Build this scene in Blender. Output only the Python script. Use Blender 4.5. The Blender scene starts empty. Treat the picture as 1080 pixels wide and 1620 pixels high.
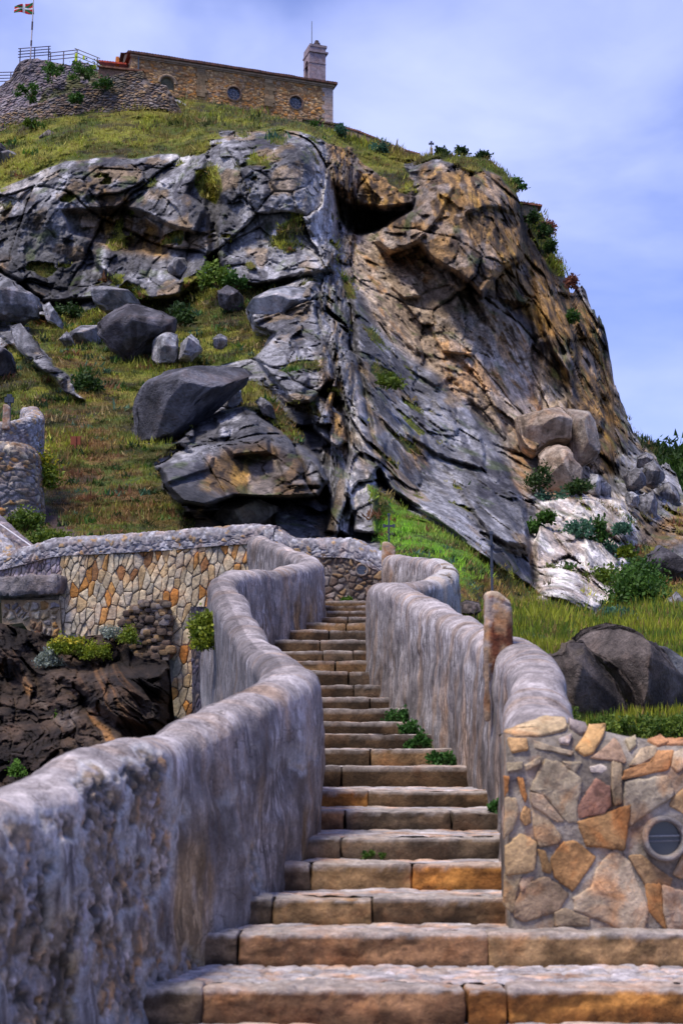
import bpy, bmesh, math, random
import numpy as np
from mathutils import Vector, Matrix
S = bpy.context.scene
COL = S.collection
rng = np.random.default_rng(7)
random.seed(7)
R = math.radians
# ------------------------------------------------------------------ camera model
F = 2250.0; TH = R(9.3); CT, ST = math.cos(TH), math.sin(TH)
def P(px, py, Y):
    """world point seen at photo pixel (px, py) at ground distance Y (camera at the origin)"""
    px = np.asarray(px, float); py = np.asarray(py, float); Y = np.asarray(Y, float)
    u = (px - 540) / F; v = (810 - py) / F
    y = CT - v * ST; z = ST + v * CT
    k = Y / y
    return np.stack(np.broadcast_arrays(u * k, Y, z * k), -1)
def V3(px, py, Y): return Vector([float(c) for c in P(px, py, Y)])
def proj(p):
    x, y, z = p[..., 0], p[..., 1], p[..., 2]
    dep = y * CT + z * ST; up = -y * ST + z * CT
    return 540 + F * x / dep, 810 - F * up / dep
def zof(py, Y): return float(P(540, py, Y)[2])
# ------------------------------------------------------------------ noise
def _h(ix, iy, iz, s):
    n = (ix.astype(np.int64) * 374761393 + iy.astype(np.int64) * 668265263 + iz.astype(np.int64) * 2147483647 + s * 974634777) & 0xFFFFFFFF
    n = ((n ^ (n >> 13)) * 1274126177) & 0xFFFFFFFF
    n = ((n ^ (n >> 16)) * 2246822519) & 0xFFFFFFFF
    n = n ^ (n >> 15)
    return (n & 0xFFFFFF) / float(0x1000000)
def vnoise(p, s=0):
    p = np.asarray(p, float); i = np.floor(p); f = p - i; i = i.astype(np.int64)
    f = f * f * f * (f * (f * 6 - 15) + 10)
    r = 0
    for a in (0, 1):
        wa = f[..., 0] if a else 1 - f[..., 0]
        for b in (0, 1):
            wb = f[..., 1] if b else 1 - f[..., 1]
            for c in (0, 1):
                wc = f[..., 2] if c else 1 - f[..., 2]
                r = r + wa * wb * wc * _h(i[..., 0] + a, i[..., 1] + b, i[..., 2] + c, s)
    return r * 2 - 1
def fbm(p, o=4, s=0, g=.5):
    r = 0; a = 1; t = 0
    for k in range(o):
        r = r + a * vnoise(p * (2.03 ** k) + 17.3 * k, s + k); t += a; a *= g
    return r / t * 1.6
def ridged(p, o=4, s=0):
    r = 0; a = 1; t = 0
    for k in range(o):
        r = r + a * (1 - 2 * np.abs(vnoise(p * (2.07 ** k) + 9.1 * k, s + k))); t += a; a *= .5
    return r / t
def worley(p, s=0):
    p = np.asarray(p, float); i = np.floor(p).astype(np.int64); n = p.shape[:-1]
    F1 = np.full(n, 9.); F2 = np.full(n, 9.); ID = np.zeros(n); D = np.zeros(p.shape); FC = np.zeros(n)
    for a in (-1, 0, 1):
        for b in (-1, 0, 1):
            for c in (-1, 0, 1):
                cx, cy, cz = i[..., 0] + a, i[..., 1] + b, i[..., 2] + c
                q = np.stack([cx + _h(cx, cy, cz, s), cy + _h(cx, cy, cz, s + 1), cz + _h(cx, cy, cz, s + 2)], -1)
                d = p - q; l = np.sqrt((d * d).sum(-1)); h = _h(cx, cy, cz, s + 3)
                m = l < F1
                F2 = np.where(m, F1, np.minimum(F2, l)); F1 = np.where(m, l, F1)
                ID = np.where(m, h, ID); D = np.where(m[..., None], d, D)
    return F1, F2, ID, D
def facet(p, s=0):
    """piecewise planar blocks, like broken rock"""
    F1, F2, ID, D = worley(p, s)
    a = ID * 6.2832 * 7; b = (ID * 131.7) % 1 * 2 - 1
    w = np.sqrt(1 - b * b)
    return D[..., 0] * np.cos(a) * w + D[..., 1] * np.sin(a) * w + D[..., 2] * b + (((ID * 57.3) % 1) - .5) * .9, F2 - F1, ID
def sstep(a, b, x):
    t = np.clip((x - a) / (b - a), 0, 1); return t * t * (3 - 2 * t)
def sdf(poly, x, y):
    """signed distance (positive inside) to a polygon"""
    pts = np.asarray(poly, float); n = len(pts)
    d = np.full(x.shape, 1e9); ins = np.zeros(x.shape, bool)
    for k in range(n):
        ax, ay = pts[k]; bx, by = pts[(k + 1) % n]
        ex, ey = bx - ax, by - ay; wx, wy = x - ax, y - ay
        t = np.clip((wx * ex + wy * ey) / (ex * ex + ey * ey + 1e-9), 0, 1)
        d = np.minimum(d, (wx - ex * t) ** 2 + (wy - ey * t) ** 2)
        c = ((ay <= y) & (by > y)) | ((by <= y) & (ay > y))
        with np.errstate(divide='ignore', invalid='ignore'):
            xi = ax + (y - ay) / (by - ay if by != ay else 1e-9) * ex
        ins ^= c & (x < xi)
    d = np.sqrt(d)
    return np.where(ins, d, -d)
def rbf(ctrl, x, y):
    c = np.asarray(ctrl, float); q = c[:, :2]; n = len(q)
    K = np.sqrt(((q[:, None] - q[None]) ** 2).sum(-1) + 400)
    A = np.zeros((n + 3, n + 3)); A[:n, :n] = K + np.eye(n) * -2.0; A[:n, n] = 1; A[:n, n + 1:] = q; A[n, :n] = 1; A[n + 1:, :n] = q.T
    w = np.linalg.solve(A, np.r_[np.log(c[:, 2]), 0, 0, 0])
    r = w[n] + w[n + 1] * x + w[n + 2] * y
    for k in range(n): r = r + w[k] * np.sqrt((x - q[k, 0]) ** 2 + (y - q[k, 1]) ** 2 + 400)
    return np.exp(r)
def mix(a, b, t):
    a = np.asarray(a, float); b = np.asarray(b, float); t = np.asarray(t)[..., None]
    return a * (1 - t) + b * t
# ------------------------------------------------------------------ mesh helpers
def mesh_obj(name, verts, faces, mat=None, parent=None, col=None, smooth=True, uv=None):
    me = bpy.data.meshes.new(name)
    verts = np.asarray(verts, float).reshape(-1, 3)
    if isinstance(faces, np.ndarray):
        k = faces.shape[1]; nf = len(faces)
        me.vertices.add(len(verts)); me.vertices.foreach_set('co', verts.ravel())
        me.loops.add(nf * k); me.polygons.add(nf)
        me.loops.foreach_set('vertex_index', faces.ravel().astype(np.int32))
        me.polygons.foreach_set('loop_start', np.arange(0, nf * k, k, dtype=np.int32))
        me.polygons.foreach_set('loop_total', np.full(nf, k, dtype=np.int32))
        me.update(calc_edges=True)
    else:
        me.from_pydata(verts.tolist(), [], [tuple(int(i) for i in f) for f in faces]); me.update()
    me.validate()
    me.polygons.foreach_set('use_smooth', np.full(len(me.polygons), smooth))
    if col is not None:
        c = np.asarray(col, float)
        if c.ndim == 1: c = np.tile(c, (len(verts), 1))
        c = c.reshape(-1, c.shape[-1])
        if c.shape[1] == 3: c = np.c_[c, np.ones(len(c))]
        at = me.color_attributes.new('Col', 'FLOAT_COLOR', 'POINT'); at.data.foreach_set('color', c.ravel())
    if uv is not None:
        u = me.uv_layers.new(name='UVMap')
        li = np.empty(len(me.loops), np.int32); me.loops.foreach_get('vertex_index', li)
        u.data.foreach_set('uv', np.asarray(uv, float).reshape(-1, 2)[li].ravel())
    if mat: me.materials.append(mat)
    o = bpy.data.objects.new(name, me); COL.objects.link(o)
    if parent: o.parent = parent
    return o
def grid_faces(nr, nc, wrap=False):
    i = np.arange(nr - 1)[:, None]; j = np.arange(nc if wrap else nc - 1)[None]
    j2 = (j + 1) % nc
    return np.stack([i * nc + j, i * nc + j2, (i + 1) * nc + j2, (i + 1) * nc + j], -1).reshape(-1, 4)
class MB:
    def __init__(s): s.v = []; s.f = []; s.c = []; s.n = 0
    def add(s, v, f, c=(.5, .5, .5)):
        v = np.asarray(v, float).reshape(-1, 3); c = np.asarray(c, float)
        if c.ndim == 1: c = np.tile(c, (len(v), 1))
        s.v.append(v); s.c.append(c); s.f += [tuple(int(i) + s.n for i in q) for q in f]; s.n += len(v)
    def box(s, c, size, rot=None, col=(.5, .5, .5)):
        v = np.array([[x, y, z] for x in (-.5, .5) for y in (-.5, .5) for z in (-.5, .5)]) * np.asarray(size, float)
        if rot is not None: v = v @ np.array(rot).T
        s.add(v + np.asarray(c, float), [(0, 1, 3, 2), (4, 6, 7, 5), (0, 4, 5, 1), (2, 3, 7, 6), (0, 2, 6, 4), (1, 5, 7, 3)], col)
    def tube(s, pts, r, n=8, col=(.5, .5, .5)):
        pts = [np.asarray(p, float) for p in pts]; m = len(pts)
        if np.isscalar(r): r = [r] * m
        vs = []
        for k in range(m):
            t = pts[min(k + 1, m - 1)] - pts[max(k - 1, 0)]; t /= np.linalg.norm(t) + 1e-9
            a = np.cross(t, [0, 0, 1.]) if abs(t[2]) < .9 else np.cross(t, [1., 0, 0]); a /= np.linalg.norm(a); b = np.cross(t, a)
            for j in range(n):
                an = 2 * math.pi * j / n; vs.append(pts[k] + r[k] * (math.cos(an) * a + math.sin(an) * b))
        f = [(k * n + j, k * n + (j + 1) % n, (k + 1) * n + (j + 1) % n, (k + 1) * n + j) for k in range(m - 1) for j in range(n)]
        f += [tuple(range(n - 1, -1, -1)), tuple((m - 1) * n + j for j in range(n))]
        s.add(vs, f, col)
    def build(s, name, mat, parent=None, smooth=False):
        return mesh_obj(name, np.concatenate(s.v), s.f, mat, parent, np.concatenate(s.c), smooth)
def tag(o, label=None, cat=None, group=None, kind=None):
    if label: o['label'] = label
    if cat: o['category'] = cat
    if group: o['group'] = group
    if kind: o['kind'] = kind
    return o
def thing(name, loc, label, cat, group=None):
    o = bpy.data.objects.new(name, None); COL.objects.link(o); o.location = loc; o.empty_display_size = .3
    S.view_layers[0].update()
    return tag(o, label, cat, group)
def adopt(root, objs):
    """parent parts built in world coordinates"""
    for c in objs:
        c.parent = root; c.matrix_parent_inverse = Matrix.Translation(-Vector(root.location))
# ------------------------------------------------------------------ materials
def newmat(name):
    m = bpy.data.materials.new(name); m.use_nodes = True; nt = m.node_tree; nt.nodes.clear()
    out = nt.nodes.new('ShaderNodeOutputMaterial'); b = nt.nodes.new('ShaderNodeBsdfPrincipled')
    nt.links.new(b.outputs[0], out.inputs[0]); b.inputs['Specular IOR Level'].default_value = .3
    return m, nt, b
def nd(nt, t, **k):
    n = nt.nodes.new(t)
    for a, v in k.items():
        if a.startswith('i_'):
            key = a[2:]; n.inputs[int(key) if key.isdigit() else key].default_value = v
        else: setattr(n, a, v)
    return n
def ramp(nt, fac, stops):
    r = nt.nodes.new('ShaderNodeValToRGB'); e = r.color_ramp.elements
    while len(e) < len(stops): e.new(.5)
    for i, (p, c) in enumerate(stops):
        e[i].position = p; e[i].color = (c, c, c, 1) if np.isscalar(c) else (*c, 1)
    nt.links.new(fac, r.inputs[0]); return r.outputs[0]
def mixc(nt, fac, a, b, mode='MIX'):
    m = nt.nodes.new('ShaderNodeMix'); m.data_type = 'RGBA'; m.blend_type = mode
    for s_, v in ((0, fac), (6, a), (7, b)):
        if hasattr(v, 'is_linked') or hasattr(v, 'links'): nt.links.new(v, m.inputs[s_])
        elif np.isscalar(v): m.inputs[s_].default_value = v
        else: m.inputs[s_].default_value = (*v, 1)
    return m.outputs[2]
def math_(nt, op, a, b=None):
    m = nt.nodes.new('ShaderNodeMath'); m.operation = op
    for i, v in enumerate((a, b)):
        if v is None: continue
        if hasattr(v, 'links'): nt.links.new(v, m.inputs[i])
        else: m.inputs[i].default_value = v
    return m.outputs[0]
def coord(nt, scale=(1, 1, 1), rot=(0, 0, 0), kind='Object'):
    t = nt.nodes.new('ShaderNodeTexCoord'); m = nt.nodes.new('ShaderNodeMapping')
    m.inputs['Scale'].default_value = scale; m.inputs['Rotation'].default_value = rot
    nt.links.new(t.outputs[kind], m.inputs[0]); return m.outputs[0]
def noise_(nt, vec, scale, detail=6, rough=.6, dist=0):
    n = nd(nt, 'ShaderNodeTexNoise'); n.inputs['Scale'].default_value = scale; n.inputs['Detail'].default_value = detail
    n.inputs['Roughness'].default_value = rough; n.inputs['Distortion'].default_value = dist
    nt.links.new(vec, n.inputs['Vector']); return n.outputs['Fac']
def vcmat(name, s1, bump, rough=.9, contrast=(.6, 1.35), bdist=.05, s2=None, spec=.25, pits=0, rust=0, g2c=(.72, 1.25)):
    """painted-by-place colour (what the surface is made of) broken up by fine procedural grain and bump"""
    m, nt, b = newmat(name)
    a = nd(nt, 'ShaderNodeAttribute', attribute_name='Col')
    c = coord(nt)
    n1 = noise_(nt, c, s1, 8, .68); n2 = noise_(nt, c, s1 * 5.3 if s2 is None else s2, 6, .65, .4)
    g = ramp(nt, n1, [(.3, contrast[0]), (.7, contrast[1])]); g2 = ramp(nt, n2, [(.3, g2c[0]), (.72, g2c[1])])
    k = mixc(nt, 1, a.outputs['Color'], g, 'MULTIPLY'); k = mixc(nt, 1, k, g2, 'MULTIPLY')
    if rust:
        n3 = noise_(nt, c, s1 * .55, 5, .6, .6); n4 = noise_(nt, c, s1 * .9, 6, .7, 1.)
        k = mixc(nt, math_(nt, 'MULTIPLY', ramp(nt, n3, [(.5, 0.), (.68, 1.)]), rust), k, mixc(nt, 1, k, (1.35, .85, .5), 'MULTIPLY'))
        k = mixc(nt, math_(nt, 'MULTIPLY', ramp(nt, n4, [(.52, 0.), (.62, 1.)]), rust * .8), k, mixc(nt, 1, k, (.5, .48, .52), 'MULTIPLY'))
    nt.links.new(k, b.inputs['Base Color'])
    h = math_(nt, 'ADD', n1, math_(nt, 'MULTIPLY', n2, .45))
    if pits:
        v = nd(nt, 'ShaderNodeTexVoronoi', feature='DISTANCE_TO_EDGE'); v.inputs['Scale'].default_value = pits
        nt.links.new(c, v.inputs['Vector'])
        h = math_(nt, 'ADD', h, ramp(nt, v.outputs[0], [(0, 0.), (.12, .5)]))
    bp = nd(nt, 'ShaderNodeBump'); bp.inputs['Strength'].default_value = bump; bp.inputs['Distance'].default_value = bdist
    nt.links.new(h, bp.inputs['Height']); nt.links.new(bp.outputs[0], b.inputs['Normal'])
    b.inputs['Roughness'].default_value = rough; b.inputs['Specular IOR Level'].default_value = spec
    return m
M = {}
M['cliff'] = vcmat('cliff_rock', .9, .85, .9, (.6, 1.35), .25, 4.0, g2c=(.5, 1.5))
M['rock'] = vcmat('boulder_rock', 1.3, 1., .9, (.5, 1.5), .3, 7, rust=.35)
M['near_rock'] = vcmat('near_rock', 2.2, 1., .88, (.5, 1.5), .12, 13, rust=.3)
M['stone'] = vcmat('cut_stone', 6, .9, .85, (.5, 1.45), .03, 34, rust=.8)
M['step'] = vcmat('step_stone', 6, .9, .88, (.45, 1.45), .03, 34, rust=.35)
M['far_stone'] = vcmat('rubble_stone', 3, .6, .9, (.5, 1.25), .06, 12, rust=.4)
M['metal'] = vcmat('painted_metal', 20, .1, .75, (.85, 1.1), .003, spec=.2)
M['cloth'] = vcmat('flag_cloth', 3, .1, .9, (.9, 1.05), .02)
M['tile'] = vcmat('clay_tile', 6, .4, .85, (.6, 1.3), .03)
def leafmat(name):
    m, nt, b = newmat(name)
    a = nd(nt, 'ShaderNodeAttribute', attribute_name='Col')
    nt.links.new(a.outputs['Color'], b.inputs['Base Color']); b.inputs['Roughness'].default_value = .6
    b.inputs['Subsurface Weight'].default_value = 0
    tr = nd(nt, 'ShaderNodeBsdfTranslucent'); nt.links.new(a.outputs['Color'], tr.inputs[0])
    mx = nd(nt, 'ShaderNodeMixShader'); mx.inputs[0].default_value = .3
    nt.links.new(b.outputs[0], mx.inputs[1]); nt.links.new(tr.outputs[0], mx.inputs[2])
    nt.links.new(mx.outputs[0], [n for n in nt.nodes if n.type == 'OUTPUT_MATERIAL'][0].inputs[0])
    return m
M['leaf'] = leafmat('foliage')
# ================================================================== THE ISLAND HILL
CTRL = [(-250,300,112),(-250,600,85),(-250,850,55),(-250,160,124),(0,180,121),(100,160,122),(270,158,122),(400,178,123),(520,200,123),(600,226,122),(655,245,120),
 (0,285,106),(100,255,104),(200,250,104),(325,230,104),(280,200,114),(420,205,110),(0,440,97),(100,470,96),(200,455,95),(290,470,93),(340,440,92),(250,350,99),(60,350,99),
 (370,230,102),(480,230,101),(500,330,98),(450,440,93),(400,460,90),(380,350,97),
 (300,540,82),(100,520,86),(200,580,76),(430,500,84),(30,600,72),(100,680,62),(150,760,54),(250,830,46),(60,850,44),(350,600,74),(430,600,72),
 (400,650,62),(300,720,57),(400,780,57),(500,720,60),(500,850,50),(350,880,42),(150,900,39),(0,900,38),
 (490,450,86),(500,550,77),(560,600,74),(570,700,66),(580,800,57),(600,850,52),(540,850,52),
 (600,250,117),(560,300,110),(620,300,110),(560,345,112),(620,350,108),(560,400,104),(600,430,103),(700,500,99),(650,520,98),(760,600,93),(700,650,86),(640,620,86),
 (680,260,112),(740,275,108),(740,350,104),(780,420,104),(800,300,112),(850,400,114),(830,500,104),(900,500,112),(945,520,116),(880,600,104),(950,620,112),(1000,700,110),(980,700,104),
 (900,720,92),(850,720,88),(930,780,84),(960,760,94),(1000,760,96),(1050,780,98),(1080,800,98),
 (700,750,76),(780,780,76),(830,850,70),(650,770,68),(760,850,62),(840,940,58),(920,850,74),(980,850,78),(950,950,62),(1030,880,80),(1080,880,76),(1330,860,110),
 (600,790,56),(660,850,48),(750,905,43),(860,968,38),(1000,1000,40),(1080,960,52),(1080,1010,38),(1330,1000,45),
 (640,900,36),(740,1000,32),(820,1050,27),(900,1080,24),(1000,1100,22.5),(1080,1110,21.5),(900,1140,18.6),(1080,1150,18),(900,1170,16.5),(1080,1178,15.5),(1330,1185,14),(1330,1110,22),(700,1160,21),(640,1040,30),(600,950,34),(740,1180,17)]
YT = [(-250,185),(-120,180),(0,172),(100,158),(200,150),(270,153),(330,160),(400,175),(460,190),(520,203),(545,206),(600,228),(640,240),(660,248),(700,244),(740,247),(775,254),(800,272),(815,300),(828,322),(846,335),(860,350),(866,375),(874,405),(886,435),(905,455),(925,468),(943,488),(953,505),(958,530),(964,560),(970,600),(978,625),(988,655),(1000,690),(1018,702),(1036,712),(1050,735),(1064,755),(1078,780),(1100,800),(1330,850)]
YB = [(-250,905),(400,905),(520,950),(600,1000),(680,1150),(720,1195),(1330,1200)]
NC, NR = 900, 560
px1 = np.linspace(-250, 1330, NC)
yt = np.interp(px1, *np.array(YT, float).T)
q_ = np.stack([px1 * .05, px1 * 0, px1 * 0], -1)
rag = sstep(800, 850, px1) * 16 + 1.4
yt = yt + fbm(q_, 5, 5, .62) * rag
yb = np.interp(px1, *np.array(YB, float).T)
tt = np.linspace(0, 1, NR)
PX = np.tile(px1, (NR, 1)); PY = yt[None] * (1 - tt[:, None]) + yb[None] * tt[:, None]
D = rbf(CTRL, PX, PY)
# rock masses, outlined: (outline, metres towards the viewer, width of the edge in px, overhang 0..1)
BULGE = [
 ([(340,225),(375,208),(430,212),(480,218),(500,235),(515,270),(528,330),(538,400),(528,430),(480,440),(440,452),(400,458),(362,445),(343,400),(338,350),(352,320),(335,280),(331,245)],5,13,.3),
 ([(-250,330),(0,300),(50,285),(100,255),(150,250),(200,255),(250,250),(325,245),(330,262),(300,300),(332,335),(336,430),(290,468),(240,476),(160,476),(70,480),(0,430),(-250,430)],3.5,12,.3),
 ([(95,330),(200,325),(262,365),(265,402),(200,402),(110,372)],-2.6,16,0),
 ([(140,392),(200,398),(250,420),(292,445),(287,470),(240,475),(185,452),(150,420)],2,10,0),
 ([(200,330),(240,290),(300,250),(330,262),(330,330),(310,370),(270,360)],2.5,12,.6),
 ([(-80,400),(0,430),(60,468),(98,512),(60,505),(0,495),(-80,480)],3.5,9,.3),
 ([(-80,480),(0,500),(30,505),(60,545),(105,600),(100,614),(60,585),(20,548),(0,530),(-80,520)],2.5,7,.3),
 ([(388,488),(420,465),(480,438),(500,445),(503,500),(520,560),(530,600),(492,640),(460,640),(450,620),(420,590),(405,570),(432,530),(400,520),(392,500)],4,9,.4),
 ([(388,488),(420,465),(480,438),(500,445),(490,480),(440,500),(400,515)],1.6,9,.5),
 ([(402,560),(440,515),(470,540),(490,600),(480,640),(450,640),(410,600)],1.8,9,.6),
 ([(500,480),(530,520),(560,560),(580,640),(600,735),(597,800),(602,850),(560,845),(545,780),(550,700),(540,640),(512,600)],3,10,.1),
 ([(560,640),(580,620),(612,700),(605,740),(585,760),(565,700)],2.0,9,.5),
 ([(275,700),(310,665),(350,645),(390,640),(440,675),(475,700),(505,722),(522,760),(505,790),(440,792),(370,790),(325,806),(290,800),(262,768),(250,738),(300,715)],7.5,11,.75),
 ([(250,738),(300,715),(340,720),(330,745),(262,768)],1.5,7,.5),
 ([(340,660),(385,645),(430,690),(430,720),(370,725),(345,700)],1.6,10,.5),
 ([(430,700),(480,705),(512,740),(512,775),(450,775)],1.4,10,.5),
 ([(285,812),(435,802),(442,875),(285,875)],-2.8,10,0),
 ([(485,640),(510,635),(545,658),(550,700),(532,712),(500,690)],3,7,.5),
 ([(500,735),(545,740),(560,790),(555,850),(515,845),(520,790)],2.5,8,.2),
 ([(545,430),(600,520),(640,560),(700,600),(762,680),(802,740),(832,800),(840,870),(846,932),(780,900),(700,830),(620,780),(592,740),(582,650),(562,560)],4.5,13,.2),
 ([(700,740),(770,760),(830,850),(838,870),(800,862),(770,845),(740,800)],2.6,9,.85),
 ([(620,640),(690,620),(760,690),(770,745),(700,725),(640,690)],1.5,9,.7),
 ([(770,868),(800,866),(836,876),(842,925),(790,900)],-1.6,8,0),
 ([(560,370),(650,420),(720,500),(765,560),(795,640),(810,720),(760,660),(700,590),(640,550),(600,510),(550,430)],1.2,16,0),
 ([(690,480),(735,485),(760,530),(750,565),(700,560),(680,520)],1.8,7,.9),
 ([(620,430),(650,440),(668,470),(640,476),(618,455)],1.3,6,.9),
 ([(640,560),(700,570),(715,600),(690,612),(650,590)],1.4,6,.9),
 ([(660,262),(700,262),(720,290),(760,272),(800,272),(826,310),(834,380),(830,412),(792,432),(762,472),(740,452),(712,432),(682,415),(662,388),(650,395),(618,405),(590,385),(600,365),(650,332),(662,295)],9,12,.8),
 ([(720,290),(760,272),(800,275),(822,310),(815,340),(770,330),(735,340)],1.8,9,.6),
 ([(700,270),(722,290),(690,350),(660,385),(655,340),(675,300)],1.6,7,.3),
 ([(528,300),(560,328),(610,334),(648,334),(600,366),(570,376),(546,374),(532,345)],-5.5,9,0),
 ([(515,240),(600,262),(657,300),(655,326),(610,331),(560,325),(530,292)],3,9,.7),
 ([(838,420),(870,440),(900,500),(915,560),(900,600),(870,560),(850,500)],2.6,10,.4),
 ([(880,560),(920,560),(950,620),(955,680),(930,690),(900,640)],2.2,10,.3),
 ([(790,470),(840,480),(860,560),(850,640),(810,640),(780,560)],-2.2,14,0),
 ([(815,660),(850,655),(898,627),(898,700),(856,706),(842,722),(826,705)],5,6,.6),
 ([(900,627),(940,668),(945,722),(918,738),(901,712)],5,6,.6),
 ([(850,800),(880,785),(940,785),(985,788),(1006,850),(992,900),(967,958),(932,968),(865,948),(848,930),(842,870)],3.5,10,.2),
 ([(930,790),(985,788),(1003,840),(980,860),(940,830)],1.8,8,.3),
 ([(860,900),(910,905),(935,960),(870,945)],1.5,7,.3),
 ([(920,850),(985,860),(965,955),(935,960)],1.2,7,.3),
 ([(1005,880),(1040,850),(1085,850),(1085,900),(1050,925)],2.5,8,.5),
]
B0 = P(PX, PY, D)
wx = fbm(B0 * np.array([.25, .25, .25]), 3, 40) * 7; wy = fbm(B0 * .25 + 50, 3, 44) * 7
WX, WY = PX + wx, PY + wy
bul = np.zeros_like(D)
for poly, amt, edge, oh in BULGE:
    edge *= .75
    sd = sdf(poly, PX + wx * .45, PY + wy * .45); ys = [p[1] for p in poly]
    v = np.clip((PY - min(ys)) / (max(ys) - min(ys)), 0, 1)
    bul += amt * sstep(0, edge, sd) ** .7 * (1 - oh + oh * v * 1.3)
# what the ground is made of, plus shade painted into its hollows
def zone(polys, soft=5, j=1.):
    m = np.zeros_like(PX)
    for p in polys: m = np.maximum(m, sstep(-soft, soft, sdf(p, PX + wx * j, PY + wy * j)))
    return m
GR = [
 [(-250,190),(0,190),(60,190),(140,175),(230,165),(270,160),(290,172),(345,205),(350,212),(332,225),(328,243),(290,250),(250,246),(210,256),(150,248),(100,253),(60,272),(20,288),(0,298),(-250,330)],
 [(270,140),(330,145),(400,160),(470,180),(545,195),(600,220),(652,240),(655,256),(600,250),(560,230),(515,228),(490,216),(430,205),(375,204),(345,208),(300,185)],
 [(560,235),(600,245),(640,262),(656,300),(640,305),(610,285),(575,262)],
 [(640,235),(680,225),(740,230),(790,245),(812,262),(826,300),(845,330),(874,365),(886,405),(888,440),(872,425),(852,385),(832,350),(815,312),(795,278),(765,266),(738,276),(720,264),(690,252),(660,262)],
 [(100,497),(170,478),(200,448),(240,465),(282,490),(292,440),(350,420),(382,460),(440,460),(396,480),(398,515),(430,532),(402,572),(330,578),(270,590),(232,620),(207,680),(215,702),(280,700),(246,735),(262,770),(295,810),(310,830),(300,905),(-250,905),(-250,560),(0,560),(20,548),(50,565),(75,592),(100,615),(130,632),(112,602),(62,545),(45,515),(0,512),(-40,505),(0,497),(60,507)],
 [(352,600),(405,603),(440,640),(466,680),(480,700),(470,705),(450,682),(420,655),(372,640),(340,648),(300,676),(262,700),(300,665),(335,640),(350,625)],
 [(583,765),(620,790),(700,834),(760,872),(850,937),(900,967),(960,982),(1080,992),(1330,992),(1330,1200),(600,1200),(500,1000),(610,880),(600,860),(588,820)],
 [(590,572),(605,585),(632,598),(632,612),(608,610),(585,592)], [(535,428),(546,440),(562,472),(550,476),(538,452)],
 [(310,268),(342,260),(356,300),(346,322),(322,312),(308,290)],
 [(930,995),(975,940),(1003,905),(1010,860),(1050,868),(1040,900),(1080,915),(1330,915),(1330,992),(1080,998)],
 [(370,205),(395,207),(385,216)], [(420,208),(450,210),(446,232),(430,225)], [(480,640),(500,640),(505,660),(488,655)],
 [(410,490),(450,472),(468,478),(430,495)],
 [(985,645),(1010,680),(1045,705),(1036,722),(1005,700)],
]
g = zone(GR, 4)
patch = fbm(B0 * .5 + 9, 4, 61)
g = np.clip(g + sstep(.58, .68, patch) * zone([[(0,300),(330,250),(340,440),(0,480)],[(340,215),(500,220),(540,430),(350,450)],[(380,460),(500,440),(560,700),(440,640)],[(840,780),(1080,780),(1080,970),(850,960)],[(500,430),(640,560),(780,880),(600,760)]], 10) * .9, 0, 1)
tan = zone([[(548,400),(600,470),(650,540),(720,590),(790,680),(815,760),(835,800),(850,700),(800,600),(700,450),(600,380)],[(545,375),(600,366),(650,400),(700,420),(780,470),(830,520),(860,600),(880,680),(840,720),(800,690),(770,680),(700,600),(640,560),(590,500),(550,430)],
            [(815,655),(898,625),(950,670),(950,735),(910,800),(860,790),(830,710)]], 12)
och = zone([[(600,362),(655,325),(665,262),(720,270),(760,268),(800,272),(834,330),(870,420),(910,500),(960,600),(985,700),(960,760),(930,720),(900,620),(860,600),(850,520),(800,480),(740,465),(700,425),(650,400)],
            [(110,330),(200,330),(268,372),(265,405),(200,400),(150,385)], [(330,720),(420,700),(480,725),(505,790),(440,792),(360,790),(320,770)],
            [(515,215),(600,235),(656,290),(650,328),(560,328),(528,295)], [(0,410),(12,415),(8,430),(0,430)], [(150,300),(200,310),(210,330),(150,330)],
            [(960,890),(1000,860),(1050,820),(1085,800),(1085,850),(1010,910)], [(630,700),(660,690),(670,740),(640,740)], [(300,815),(330,805),(345,835),(300,835)],
            [(500,560),(515,640),(525,700),(545,690),(540,620)], [(810,300),(850,320),(880,430),(950,520),(960,600),(900,560)]], 10)
wht = zone([[(850,790),(985,785),(1008,850),(990,905),(965,962),(860,950),(843,930),(838,850)],
            [(-250,290),(0,270),(50,275),(85,265),(60,300),(0,340),(-250,350)], [(265,245),(310,240),(310,260),(270,262)],
            [(420,468),(485,438),(500,450),(470,480),(430,495),(395,500)], [(555,590),(572,640),(590,740),(575,800),(545,850),(535,830),(555,760),(560,680)],
            [(480,225),(505,235),(525,300),(515,400),(495,440),(490,300)]], 8)
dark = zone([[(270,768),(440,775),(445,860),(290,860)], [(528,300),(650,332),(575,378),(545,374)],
             [(0,350),(80,330),(100,400),(150,420),(180,470),(60,480),(0,430)], [(770,865),(838,872),(846,930),(780,900)], [(260,770),(480,775),(480,792),(290,812)], [(500,770),(530,760),(545,850),(510,850)]], 12)  # cave, recess and overhang shade painted into the rock; lower left cliff darker too
rockm = 1 - g
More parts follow.
